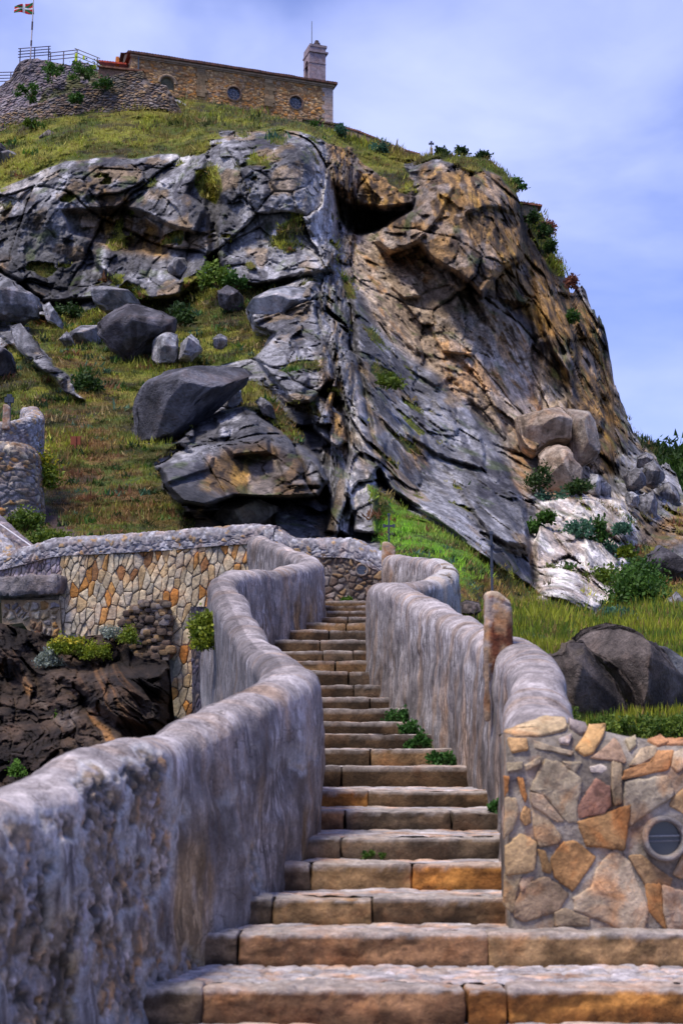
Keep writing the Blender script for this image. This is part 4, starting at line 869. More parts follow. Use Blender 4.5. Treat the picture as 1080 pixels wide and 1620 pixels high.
JOINT = {0: [365, 520, 760], 1: [322, 735, 800], 2: [378, 770], 3: [432, 590], 4: [492, 652], 5: [540], 6: [545, 716], 7: [583], 8: [540], 9: [587], 10: [], 11: [], 12: [], 13: [586], 14: [560], 15: [552, 590], 16: [530], 17: [510, 560], 18: [505], 19: [520], 20: [548], 21: [550]}
STK = {'g': ((.045,.036,.029),(.115,.09,.068)), 'b': ((.042,.029,.018),(.105,.073,.045)), 'o': ((.15,.07,.022),(.33,.17,.05)), 't': ((.11,.075,.042),(.25,.175,.10)), 'r': ((.10,.06,.038),(.22,.135,.08))}
KIND = {0: 'gott', 1: 'groot', 2: 'grto', 3: 'gtb', 4: 'gto', 5: 'gg', 6: 'rgg', 7: 'ob', 8: 'bb', 9: 'bt'}
for k in range(len(STEPS)):
    Y = STEPS[k][0]; z = SZ[k]; Yn = STEPS[k + 1][0] if k + 1 < len(STEPS) else 29.6; zn = SZ[k + 1] if k + 1 < len(STEPS) else z
    x0, x1 = lx(Y), rx(Y); rise = (z - SZ[k - 1]) if k else .17
    js = [x0] + [x for x in (float(P(p_, 1400, Y)[0]) for p_ in JOINT.get(k, [])) if x0 + .08 < x < x1 - .08] + [x1]
    st = bpy.data.objects.new('step', None); COL.objects.link(st); adopt(root, [st])
    kerbs = []; near = Y < 12; kd = KIND.get(k, 'bbbb')
    for j in range(len(js) - 1):
        wd = js[j + 1] - js[j]; res = .016 if Y < 9.2 else .024 if Y < 13 else .045
        mort_ = kd[min(j, len(kd) - 1)]
        gp = .012; h = rise + .07 - .015
        v, f = rbox(wd - gp, .26, h, .022, res, .016 if near else .012, 60 + k * 5 + j)
        v = v + np.array([(js[j] + js[j + 1]) / 2, Y + rng.normal(0, .008), z + rng.normal(0, .004)])
        v[:, 2] += fbm(v * np.array([1.1, 1.1, 0]) + k, 2, 700) * .012
        a_, b_ = STK[mort_]
        if k > 13: a_, b_ = STK['b' if j % 2 == 0 else 'g'] if k % 4 else STK['t']
        wm = np.array([1.14, 1., .84]) * (1.4 if k < 8 else 1.); a_, b_ = np.array(a_) * wm, np.array(b_) * wm
        t = fbm(v * np.array([3, 3, 9]), 4, 71 + k); c = mix(a_, b_, sstep(-.45, .45, t)); c = mix(c, np.array(a_) * .45, sstep(.25, .6, fbm(v * np.array([5, 5, 14]) + 3, 4, 75 + k)) * .8)
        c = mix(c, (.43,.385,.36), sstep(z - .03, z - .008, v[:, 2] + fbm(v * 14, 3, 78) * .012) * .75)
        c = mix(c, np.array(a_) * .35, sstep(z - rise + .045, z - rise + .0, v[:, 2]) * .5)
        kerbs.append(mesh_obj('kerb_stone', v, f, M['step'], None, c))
    # paving behind the kerb
    res = .014 if Y < 8.5 else .022 if Y < 10 else .04; nx_, ny_ = int((x1 - x0) / res), max(4, int((Yn + .12 - Y - .22) / res))
    gx_, gy_ = np.meshgrid(np.linspace(x0, x1, nx_), np.linspace(Y + .22, Yn + .12, ny_), indexing='ij')
    q = np.stack([gx_, gy_, 0 * gx_], -1); cs = .085 if k in (1,) else .16
    F1, F2, ID, _ = worley(q / cs * np.array([.6, 1, 1]) + fbm(q * 3, 2, 5)[..., None] * .3, 80 + k); e = sstep(.03, .22, F2 - F1)
    zz = z - .014 + e * (.016 if k in (1,) else .010) + fbm(q * 3, 3, 83) * .010
    pc = mix((.36,.33,.33), mix((.46,.42,.43), (.50,.37,.28), ((ID * 77) % 1 > .72) * .7), e); pc = pc * (.75 + .5 * ((ID * 31) % 1))[..., None]
    tr = mesh_obj('tread', np.stack([gx_, gy_, zz], -1), grid_faces(nx_, ny_)[:, ::-1].copy(), M['stone'], None, pc.reshape(-1, 3))
    for o_ in kerbs + [tr]: o_.parent = st; o_.matrix_parent_inverse = Matrix.Identity(4)
# solid ground under the stairs
bm_v = []; yy_ = np.linspace(4.5, 31, 60)
for y_ in yy_:
    zc = float(np.interp(y_, [4.5, 7.2] + [d for d, _ in STEPS], [-1.9, SZ[0] - .1] + [a - .35 for a in SZ]))
    xl = (lx(y_) if y_ > 3.7 else -2.8) - .05; xr = (rx(max(y_, 9.2)) + .3) if y_ > 9 else 4.0
    bm_v.append([(xl - 1.2, y_, -6), (xl - .05, y_, zc), (xr, y_, zc), (xr + 3.5, y_, -3)])
core = mesh_obj('stair_ground', bm_v, grid_faces(60, 4)[:, ::-1].copy(), M['near_rock'], None, (.16,.14,.12)); tag(core, kind='structure')
# near ground beyond the lowest step
gx_, gy_ = np.meshgrid(np.linspace(-6, 6, 60), np.linspace(-4, 7.6, 60), indexing='ij'); q = np.stack([gx_, gy_, 0 * gx_], -1)
tag(mesh_obj('pavement', np.stack([gx_, gy_, -1.74 + fbm(q * 2, 3, 88) * .02], -1), grid_faces(60, 60)[:, ::-1].copy(), M['stone'], None, (.3,.27,.26)), kind='structure')
# ================================================================== STONE POSTS WITH IRON CROSSES
def post(px, ytop, ybot, wpx, Y, label, crosspx=None, arm=None, seed=0, lean=0, colr=((.34,.22,.13),(.12,.04,.02)), slab=None, face=0):
    zb, zt = zof(ybot, Y) - .25, zof(ytop, Y); w = wpx * Y / F; cx = float(P(px, ytop, Y)[0])
    root = thing('stone_cross', (cx, Y, zb), label, 'wayside cross', 'iron crosses on stone posts')
    v, f = rbox(w, w * .72, zt - zb, w * .16, .02 if Y < 15 else .04, .012, seed)
    hfrac = (v[:, 2] + (zt - zb)) / (zt - zb)
    v[:, 0] *= 1 - .1 * hfrac; v[:, 2] -= np.where(v[:, 0] > 0, v[:, 0] * .75, 0) * sstep(.8, 1, hfrac)
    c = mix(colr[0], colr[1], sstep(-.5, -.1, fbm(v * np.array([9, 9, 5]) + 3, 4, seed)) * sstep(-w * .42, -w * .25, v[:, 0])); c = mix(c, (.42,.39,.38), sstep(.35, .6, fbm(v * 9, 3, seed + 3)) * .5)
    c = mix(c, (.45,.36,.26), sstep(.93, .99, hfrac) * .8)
    v = v + np.array([cx, Y - w * .36, zt]); ps = [mesh_obj('stone_post', v, f, M['stone'], None, c)]
    if slab:
        v, f = rbox(.04, .08, (slab[1] - slab[0]) * Y / F, .015, .02, .006, seed + 8); z0 = zof(slab[0], Y)
        v = v + np.array([cx - w * .5, Y - .2, z0]); ps.append(mesh_obj('stone_strip', v, f, M['stone'], None, (.27, .19, .13)))
    if crosspx:
        m = MB(); x_, y0, y1, ya, half = crosspx; a = P(x_, y1, Y); t = P(x_, y0, Y); X = a[0]; z1, z0 = a[2] - .05, t[2]; zc = float(P(x_, ya, Y)[2]); th = .02 if Y < 15 else .034 if Y < 40 else .09; ic = (.05, .06, .085)
        m.box((X, Y, (z0 + z1) / 2), (th, th, z0 - z1), None, ic); ca, sa = math.cos(face), math.sin(face); hl = half
        rot = [[ca, -sa, 0], [sa, ca, 0], [0, 0, 1]]
        m.box((X, Y, zc), (hl * 2, th * .92, th * 1.2), rot, ic); 
        for s_ in (-1, 1): m.box((X + s_ * hl * ca, Y + s_ * hl * sa, zc), (th * 1.5, th * 1.35, th * 2.0), rot, ic)
        m.box((X, Y, z0), (th * 1.7, th * 1.4, th * 1.4), None, ic)
        if Y < 15: m.box((X, Y, z0 - .085), (th * 1.35, th * 1.35, th), None, ic); m.box((X, Y, z1 + .3), (th * 1.3, th * 1.3, th * 1.2), None, ic)
        ps.append(m.build('iron_cross', M['metal'], None))
    adopt(root, ps); return root
post(786, 938, 1030, 44, 12.4, 'rust stained stone post with a tall thin iron cross on the right parapet', (778, 843, 940, 862, .11), None, 811, slab=(1030, 1140), face=1.35)
post(614, 858, 884, 22, 28.6, 'small square stone post with an iron cross where the parapet meets the rubble wall', (615, 814, 860, 832, .10), None, 812, colr=((.42,.3,.2),(.33,.22,.14)))
post(12, 640, 668, 13, 46.5, 'stone post with a small cross on the distant lookout wall at the left edge', (15, 627, 641, 633, .08), None, 813, colr=((.3,.22,.17),(.26,.18,.14)))
post(682, 233, 241, 5, 120, 'tiny cross on a stone block on the skyline right of the chapel', (682, 224.5, 234, 227.5, .16), None, 814, colr=((.25,.2,.1),(.2,.15,.08)))
# ================================================================== RUBBLE CROSS WALL WITH A LAMP, AND THE BIG CLAD WALL
def Yw(X): return 30.3 - .9 * np.clip((X + 1.5) / 2.5, -6, 1.2) if np.isscalar(X) else 30.3 - .9 * np.clip((X + 1.5) / 2.5, -6, 1.2)
def wallpt(px, py): 
    X = (px - 540) / F * 30; 
    for _ in range(4): X = (px - 540) / F * Yw(X) / (CT - (810 - py) / F * math.sin(TH))
    return X, Yw(X), zof(py, Yw(X))
root = thing('rubble_wall', wallpt(540, 950), 'brown rubble wall with cobbled coping and a round lamp across the head of the stairs', 'wall')
pts = []
for px_, py_ in [(425, 833), (448, 838), (470, 849), (520, 851), (560, 853), (595, 868), (625, 884)]:
    X, Y, z = wallpt(px_, py_); pts.append((X, Y + .2, z, z - .42, z - .42))
cop = parapet('coping', pts, .5, 'rubble', None, step=.02, fine=.8, seed=560, cell=.13, pal='grey', mortar=(.27,.26,.29), relief=.035, taper=1)
nx_, ny_ = 200, 110; gx_ = np.linspace(-1.6, 1.15, nx_); tpz = np.interp(gx_, [p_[0] for p_ in pts], [p_[2] for p_ in pts]) - .3
Z = 2.2 + (tpz[:, None] - 2.2) * np.linspace(0, 1, ny_)[None]; X = np.tile(gx_[:, None], (1, ny_)); Y = Yw(X) + 0.0
q = np.stack([X / .17, Z / .14, 0 * X], -1); rc, rh = rubble(q, 'brown', (.12,.10,.09), .1, 570)
fb = mesh_obj('rubble_face', np.stack([X, Y - rh * .07 - .02 - (tpz[:, None] - Z) * .05, Z], -1), grid_faces(nx_, ny_)[:, ::-1].copy() , M['far_stone'], None, rc.reshape(-1, 3))
m = MB(); m.box((-.2, float(Yw(-.2)) + .42, 2.9), (2.8, .3, 1.9), [[.94, .34, 0], [-.34, .94, 0], [0, 0, 1]], (.2, .17, .15)); bk = m.build('backing', M['far_stone'], None)
lamp(572, 902, float(wallpt(572, 902)[1]) - .09, .135, root); adopt(root, [cop, fb, bk])
root = thing('retaining_wall', wallpt(200, 1010), 'tall retaining wall faced with upright ochre and cream stones under a cobbled coping', 'wall')
top = [(-260, 893), (-60, 884), (0, 874), (50, 862), (100, 850), (180, 845), (260, 840), (330, 834), (400, 829), (440, 831)]
pts = [(lambda t: (t[0], t[1] + .22, t[2], t[2] - .45, t[2] - .45))(wallpt(*p_)) for p_ in top]
cop = parapet('coping', pts, .55, 'rubble', None, step=.024, fine=.8, seed=580, cell=.13, pal='grey', mortar=(.28,.27,.30), relief=.04, taper=1)
def wface(u, z, h): return np.stack(np.broadcast_arrays(u, Yw(u) - h, z), -1)
def regionX(poly): return np.array([(lambda t: (t[0], t[2]))(wallpt(*p_)) for p_ in poly])
reg = regionX([(98,872),(180,866),(330,856),(430,850),(440,900),(360,960),(318,1062),(312,1140),(270,1145),(272,955),(217,962),(192,990),(150,1012),(98,1006),(92,930)])
reg2 = regionX([(-260,905),(0,893),(100,873),(97,925),(0,942),(-260,945)])
bb = (reg[:, 0].min(), reg[:, 1].min(), reg[:, 0].max(), reg[:, 1].max())
def seeds(reg, du, dv, jit, seed, slant=0):
    r_ = np.random.default_rng(seed); o = []; a, b_, c, d = reg[:, 0].min(), reg[:, 1].min(), reg[:, 0].max(), reg[:, 1].max(); j = 0; v = b_ - dv
    while v < d + dv:
        u = a - du + (j % 2) * du / 2
        while u < c + du: o.append((u + r_.normal(0, du * jit) + slant * (v - b_), v + r_.normal(0, dv * jit))); u += du * r_.uniform(.75, 1.3)
        v += dv; j += 1
    return np.array(o)
mb = MB(); sd3 = seeds(reg, .15, .30, .3, 5); A = np.array([1 / .15, 1 / .30]); sh = lambda q: np.c_[q[:, 0] * A[0] - q[:, 1] * .9, q[:, 1] * A[1]]
ish = lambda q: (lambda y_: np.c_[(q[:, 0] + y_ * .9) / A[0], y_])(q[:, 1] / A[1])
cs = [ish(c) for c in vcells(sh(sd3), (-999, -999, 999, 999))]; cs = [c for c in cs if len(c) > 2 and np.abs(c).max() < 60 and inpoly(reg, *c.mean(0)) > .02]
def clc(k, c, r):
    w_ = r.choice(9, p=[.18, .12, .07, .18, .12, .08, .13, .04, .08]); return np.array(PAL['clad'][w_]) * r.uniform(.75, 1.1) * np.array([1.05, .97, .82])
stones(mb, cs, wface, .05, .014, clc, .1, .035, 9)
cld = mb.build('stone_cladding', M['far_stone'], None, True)
mb = MB(); sd3 = seeds(reg2, .11, .2, .25, 6); cs = [ish(c) for c in vcells(sh(sd3), (-999, -999, 999, 999))]; cs = [c for c in cs if np.abs(c).max() < 60 and inpoly(reg2, *c.mean(0)) > .02]
stones(mb, cs, wface, .035, .02, lambda k, c, r: np.array(PAL['purple'][r.integers(5)]) * 1.35 * r.uniform(.8, 1.25), .25, .05, 10); cld2 = mb.build('stone_cladding', M['far_stone'], None, True); cld2['label'] = 'small purplish stones at the left end'
# wall body behind the facing
m = MB()
def body(poly, d0, d1, colr):
    q = regionX(poly); n_ = len(q); a_ = [(u, float(Yw(u)) + d0, z) for u, z in q]; b_ = [(u, float(Yw(u)) + d1, z) for u, z in q]
    m.add(a_ + b_, [tuple(range(n_)), tuple(range(2 * n_ - 1, n_ - 1, -1))] + [(i, (i + 1) % n_, n_ + (i + 1) % n_, n_ + i) for i in range(n_)], colr)
body([(-260,893),(-60,888),(50,872),(100,864),(180,858),(330,848),(440,846),(446,960),(372,962),(330,1062),(320,1140),(262,1142),(262,1070),(217,1060),(195,1050),(150,1030),(92,1012),(88,948),(-260,955)], .0, .5, (.27,.24,.21))
bd = m.build('wall_body', M['far_stone'], None)
adopt(root, [cop, cld, cld2, bd])
# dark rough foot of the left parapet beside the gap
root = thing('buttress', wallpt(330, 1100), 'dark rough stone foot below the left parapet beside the clad wall', 'buttress')
nx_, ny_ = 120, 140; a_, t_ = np.meshgrid(np.linspace(0, 1, nx_), np.linspace(0, 1, ny_), indexing='ij')
pxs = 302 + a_ * 60 + (1 - t_) * 4; pys = 960 + (1 - t_) * 230; X = P(pxs, pys, 21.5 + (1 - a_) * 5.0); q = X / np.array([.12, 1, .16]); rc, rh = rubble(q * np.array([1, .0, 1]), 'dark', (.035,.03,.04), .12, 590)
X[..., 1] -= rh * .08
adopt(root, [mesh_obj('rubble_face', X, grid_faces(nx_, ny_)[:, ::-1].copy(), M['far_stone'], None, rc.reshape(-1, 3))])
m = MB(); q0, q1, q2, q3 = P(302, 960, 26.5), P(362, 960, 21.5), P(362, 1190, 21.5), P(306, 1190, 26.5)
off = np.array([.5, 1.2, 0]); m.add([q0, q1, q2, q3, q0 + off, q1 + off, q2 + off, q3 + off], [(4, 7, 6, 5), (0, 4, 5, 1), (3, 2, 6, 7), (0, 3, 7, 4), (1, 5, 6, 2)], (.05, .045, .05)); adopt(root, [m.build('core', M['far_stone'], None)])
# ledge and patch of masonry under the wall
root = thing('masonry_ledge', wallpt(45, 960), 'grey concrete ledge on rough masonry below the left end of the clad wall', 'ledge')
a = np.array(wallpt(-260, 925)); b_ = np.array(wallpt(97, 918)); w_ = float(np.linalg.norm(b_ - a))
v, f = rbox(w_, 1.0, .42, .07, .05, .05, 601); an = math.atan2(b_[1] - a[1], b_[0] - a[0]); v = v @ np.array([[math.cos(an), math.sin(an), 0], [-math.sin(an), math.cos(an), 0], [0, 0, 1]]); v += (a + b_) / 2 + np.array([0, -.45, 0]); v[:, 2] += (v[:, 0] - a[0]) / w_ * 0
lg = mesh_obj('slab', v, f, M['near_rock'], None, mix((.15,.135,.14), (.28,.25,.26), sstep(-.4, .4, fbm(v * 2, 4, 603))))
reg3 = regionX([(8,955),(92,952),(98,1012),(80,1030),(62,1030),(55,1000),(40,980),(10,985)])
mb = MB(); sd3 = seeds(reg3, .17, .2, .25, 8); cs = [c for c in vcells(sd3, (-30, -10, 30, 30)) if np.abs(c).max() < 29 and inpoly(reg3, *c.mean(0)) > .0]
stones(mb, cs, lambda u, z, h: wface(u, z, h + .12), .07, .05, lambda k, c, r: np.array(PAL['warm'][r.integers(7)]) * r.uniform(.7, 1.1), .3, .06, 11); pt = mb.build('masonry_patch', M['far_stone'], None, True)
m = MB(); body([(4,950),(96,950),(100,1016),(80,1036),(58,1034),(50,1003),(38,986),(6,990)], -.12, .6, (.36,.27,.17)); pb = m.build('mortar', M['far_stone'], None)
adopt(root, [lg, pt, pb])
# rounded cobbles washed out beside the cladding
mb = MB(); root = thing('rubble_pile', wallpt(235, 990), 'loose pile of dark rounded cobbles wedged under the clad wall', 'rubble')
r_ = np.random.default_rng(12)
for k in range(240):
    px_ = r_.uniform(195, 276); py_ = r_.uniform(948, 1045)
    if inpoly([(195,975),(215,950),(270,950),(276,1045),(225,1040),(205,1010)], px_, py_) < 0: continue
    X, Y, z = wallpt(px_, py_); rr = r_.uniform(.05, .12); v, f = rbox(rr * 2.2, rr * 2, rr * 1.5, rr * .6, .04, .012, 620 + k % 7); v = v + np.array([X, Y - .25 - r_.uniform(0, .25), z])
    mb.add(v, [tuple(x) for x in f], np.array(PAL['brown'][r_.integers(5)]) * r_.uniform(.5, 1.2))
adopt(root, [mb.build('cobbles', M['far_stone'], None, True)])
# ---- lookout bastion, left edge
def dpt(px, py, Y): return tuple(P(px, py, Y))
root = thing('lookout_wall', dpt(20, 760, 47), 'round rubble lookout wall with weathered parapet at the left edge below the hillside', 'wall')
pts = [(lambda t: (t[0], t[1], t[2], t[2] - 1.7, t[2] - 1.7))(dpt(*p_)) for p_ in [(-230,676,43),(-120,674,45),(-30,672,46.5),(15,667,47),(42,660,47.6),(54,656,48.6),(54,650,50),(46,645,51.5)]]
p1 = parapet('parapet', pts, .6, 'rubble', None, step=.04, fine=.9, seed=600, cell=.16, pal='grey', mortar=(.27,.25,.25), relief=.05, taper=1.1)
pts = [(lambda t: (t[0], t[1], t[2], t[2] - 2.7, t[2] - 2.7))(dpt(*p_)) for p_ in [(-230,712,42),(-120,708,44),(-40,704,45.3),(0,702,45.8),(22,702,46.2),(34,708,47.2),(38,722,49)]]
p2 = parapet('lower_wall', pts, 1.2, 'rubble', None, step=.04, fine=1.1, seed=605, cell=.2, pal='warm', mortar=(.2,.18,.17), relief=.08, taper=1.35)
m = MB(); m.box(tuple(P(52, 643, 51.2)), (.42, .42, .8), None, (.3, .28, .3)); 
v, f = rbox(.45, .45, 1.0, .15, .05, .03, 611); v = v + np.array(P(51, 642, 50.6)); p3 = mesh_obj('end_pier', v, f, M['far_stone'], None, (.32,.29,.3))
adopt(root, [p1, p2, p3])
root = thing('path_wall', dpt(20, 860, 38), 'dark sloping path wall with a pale handrail at the left edge', 'wall')
pts = [(lambda t: (t[0], t[1], t[2], t[2] - .9, t[2] - .9))(dpt(*p_)) for p_ in [(-150,705,41),(-60,765,38.5),(0,820,36.5),(30,848,35.2),(62,880,34)]]
p1 = parapet('sloping_wall', pts, .5, 'rubble', None, step=.04, fine=.8, seed=615, cell=.15, pal='purple', mortar=(.17,.15,.16), relief=.03)
pts = [(lambda t: (t[0], t[1], t[2], t[2] - .9, t[2] - .9))(dpt(*p_)) for p_ in [(-150,745,37),(-60,800,35.4),(0,846,34.2),(30,885,33.4)]]
p2 = parapet('front_wall', pts, .45, 'rubble', None, step=.04, fine=.8, seed=617, cell=.14, pal='grey', mortar=(.33,.31,.32), relief=.03)
m = MB(); m.tube([P(-150, 735, 38), P(0, 829, 35.2), P(50, 864, 34)], .022, 8, (.55, .52, .55))
for a_, b__, d_ in ((-100, 768, 37), (-20, 818, 35.6)): m.tube([P(a_, b__, d_), P(a_, b__, d_) - np.array([0, 0, .9])], .018, 6, (.4, .38, .4))
adopt(root, [p1, p2, m.build('handrail', M['metal'], None)])
# brown sign on the slope
root = thing('signpost', dpt(120, 712, 58), 'small rust brown board on a post in the grass of the hillside', 'sign')
m = MB(); c0 = P(120, 697, 58); m.box(c0, (.42, .05, .36), None, (.22, .06, .03)); bdp = m.build('board', M['metal'], None)
m = MB(); m.box(c0 + np.array([.0, -.05, -.2]), (.07, .05, .75), None, (.2, .055, .03)); adopt(root, [bdp, m.build('post', M['metal'], None)])
# ================================================================== RUINED WALL UNDER THE CHAPEL
def ruin(name, label, top, bot, dep, seed, cell=.55, pal='purple', mort_=(.16,.14,.16), n=(420, 150), amp=.35, gr=.3):
    xs = np.linspace(top[0][0], top[-1][0], n[0]); yt_ = np.interp(xs, *np.array(top, float).T) + fbm(np.stack([xs * .12, xs * 0, xs * 0], -1), 4, seed) * 1.5; yb_ = np.interp(xs, *np.array(bot, float).T)
    t = np.linspace(0, 1, n[1])[:, None]; X = np.tile(xs, (n[1], 1)); Y_ = yt_ * (1 - t) + yb_ * t; Dd = rbf(dep, X, Y_); B = P(X, Y_, Dd)
    rc, rh = rubble(np.stack([B[..., 0] / cell, B[..., 1] * .0, B[..., 2] / (cell * .55)], -1), pal, mort_, .1, seed)
    rel = rh * .2 + fbm(B * .6, 4, seed + 2) * amp; W_ = P(X, Y_, Dd - rel); bk_ = W_[0] + np.array([0, 4, 0]); bk2 = bk_ + np.array([0, 0, -8.])
    rc = mix(rc, (.09,.10,.022), sstep(.12, .35, fbm(B * .45, 4, seed + 5) - (1 - gr) * .3) * gr * 2)
    rc = rc * (.8 + .4 * sstep(-.5, .5, fbm(B * .3, 3, seed + 8)))[..., None]
    o = mesh_obj(name, np.concatenate([[bk2], [bk_], W_]), grid_faces(n[1] + 2, n[0])[:, ::-1].copy(), M['far_stone'], None, np.concatenate([rc[:1], rc[:1], rc]).reshape(-1, 3))
    return tag(o, label, 'wall'), W_
r1, W1 = ruin('ruined_wall', 'crumbling purplish rubble mass under the flagpole terrace, grass growing in it',
 [(-250,150),(-40,140),(0,136),(18,124),(24,108),(32,96),(60,93),(80,97),(92,100),(112,104),(118,95),(140,100),(152,108),(170,120),(232,128)],
 [(-250,215),(0,205),(60,200),(232,160)], [(-250,180,126),(-250,150,128),(0,190,120),(0,138,124),(60,96,122),(60,180,119),(150,110,123),(150,170,119),(232,128,122),(232,160,120)], 640, .5, gr=.4)
r2, W2 = ruin('ruined_wall', 'stepped rubble wall running down left from the chapel corner',
 [(-250,215),(0,184),(60,164),(120,143),(160,126),(200,114),(226,112),(234,124),(238,130),(262,134),(272,150),(286,172),(292,188)],
 [(-250,235),(0,208),(60,200),(140,182),(230,172),(262,172),(292,192)], [(-250,220,120),(0,184,117),(0,208,116),(60,190,116.5),(140,150,117.5),(140,180,117),(226,115,119),(230,168,117.5),(286,180,118),(292,190,118)], 650, .42, pal='brown', mort_=(.17,.15,.15), amp=.22, gr=.12)
for ob_ in (r1, r2): ob_['group'] = 'ruined walls below the chapel'
# ================================================================== CHAPEL
dA = 124.; zE = zof(85, dA)
lo, hi = 110., 160.
for _ in range(40):
    md = (lo + hi) / 2
    if zof(134, md) < zE: lo = md
    else: hi = md
dB = lo
A = P(208, 85, dA); Bp = P(526.5, 134, dB); A[2] = Bp[2] = zE
ex = (Bp - A); LEN = float(np.linalg.norm(ex)); ex /= LEN; ez = np.array([0, 0, 1.]); ey = np.cross(ez, ex)   # ey points away from the camera
if ey[1] < 0: ey = -ey
def ch(u, v, h=0.):
    """on the facade: u metres along from the left, v metres down from the eaves, h metres out towards the viewer"""
    u, v, h = np.broadcast_arrays(np.asarray(u, float), np.asarray(v, float), np.asarray(h, float))
    return A + u[..., None] * ex - v[..., None] * ez - h[..., None] * ey
def chuv(px, py):
    """facade coordinates of a photo pixel"""
    u_ = (px - 540) / F; v_ = (810 - py) / F; r = np.array([u_, CT - v_ * math.sin(TH), math.sin(TH) + v_ * CT])
    k_ = (A @ ey) / (r @ ey); q_ = r * k_ - A; return float(q_ @ ex), float(-(q_ @ ez))
root = thing('chapel', tuple(ch(LEN / 2, 6)), 'long low stone chapel with tiled roof and round windows on top of the crag', 'chapel')
parts_ = []
wins = [(370, 148, 11.5), (468, 162.5, 11.5)]; W_uv = [chuv(a_, b__) + (r__ * 127 / F,) for a_, b__, r__ in wins]
nu_, nv_ = 330, 110; U_, V_ = np.meshgrid(np.linspace(0, LEN, nu_), np.linspace(0, 6.5, nv_), indexing='ij')
rc, rh = rubble(np.stack([U_ / .42, 0 * U_, V_ / .24], -1), 'warm', (.25,.18,.12), .1, 660)
rc = rc * np.array([1.25, .98, .64]) * (.85 + .35 * sstep(-.5, .5, fbm(np.stack([U_, V_, 0 * U_], -1) * .5, 3, 662)))[..., None]
quo = (U_ > LEN - .85 - .25 * ((V_ / .45).astype(int) % 2)); blk = (V_ / .45) % 1
rc = np.where(quo[..., None], np.array([.46,.36,.31]) * (.8 + .3 * ((np.floor(V_ / .45) * .37) % 1))[..., None] * np.where(blk < .1, .6, 1)[..., None], rc); rh = np.where(quo, .9, rh)
cut = np.zeros_like(U_, bool)
for u0, v0, r0 in W_uv: cut |= (U_ - u0) ** 2 + (V_ - v0) ** 2 < (r0 * .95) ** 2
nu0, nv0 = chuv(265, 132); cut |= (np.abs(U_ - nu0) < .6) & (V_ > nv0) & (V_ < nv0 + .6) | ((U_ - nu0) ** 2 + (V_ - nv0) ** 2 < .62 ** 2) & (V_ <= nv0)
fc = grid_faces(nu_, nv_); keep = ~cut.ravel()[fc].any(1); pv = ch(U_, V_, rh * .06)
parts_.append(mesh_obj('wall', pv, fc[keep], M['far_stone'], None, rc.reshape(-1, 3)))
DEP = 8.0; m = MB()
def cq(u, y, z): return A + ex * u + ey * y + ez * z
def quadbox(u0, u1, y0, y1, z0, z1, colr, mm):
    v = [cq(u, y, z) for u in (u0, u1) for y in (y0, y1) for z in (z0, z1)]
    mm.add(v, [(0, 1, 3, 2), (4, 6, 7, 5), (0, 4, 5, 1), (2, 3, 7, 6), (0, 2, 6, 4), (1, 5, 7, 3)], colr)
# side and back walls (the front is the rubble face), gable ends
for u_ in (0.02, LEN - .02): m.add([cq(u_, 0, -6.5), cq(u_, DEP, -6.5), cq(u_, DEP, 0), cq(u_, DEP / 2, 1.9), cq(u_, 0, 0)], [(0, 1, 2, 3, 4)], (.40, .29, .18))
m.add([cq(0, DEP, -6.5), cq(LEN, DEP, -6.5), cq(LEN, DEP, 0), cq(0, DEP, 0)], [(0, 1, 2, 3)], (.4, .29, .18))
m.add([cq(0, .35, -6.5), cq(LEN, .35, -6.5), cq(LEN, .35, -.02), cq(0, .35, -.02)], [(0, 1, 2, 3)], (.08, .07, .07))
parts_.append(m.build('side_wall', M['far_stone'], None))
m = MB(); quadbox(-.1, LEN + .1, -.22, .1, -.30, -.02, (.36, .26, .18), m); quadbox(0, LEN, -.12, 0.1, -.42, -.3, (.30, .22, .15), m); parts_.append(m.build('cornice', M['far_stone'], None))
nw = 700; uu = np.linspace(-.35, LEN + .35, nw); wv = np.abs(np.sin(uu * math.pi / .26)) * .07 + .03 * fbm(np.stack([uu * .6, 0 * uu, 0 * uu], -1), 3, 5)
rows = []
for y_, z_ in ((-.42, -.10), (-.42, .08), (.6, .33), (2, .98), (DEP / 2, 1.98), (DEP - 2, .98), (DEP + .4, .06), (DEP + .4, -.1)):
    rows.append(np.array([cq(u, y_, z_ + (wv[i] if z_ > 0 else 0)) for i, u in enumerate(uu)]))
rows.append(rows[0]); tcx = mix((.07,.04,.035), (.17,.075,.05), (np.floor(uu / .26) * .618) % 1); parts_.append(mesh_obj('roof', np.array(rows), grid_faces(9, nw)[:, ::-1].copy(), M['tile'], None, np.tile(tcx, (9, 1, 1)).reshape(-1, 3), False))
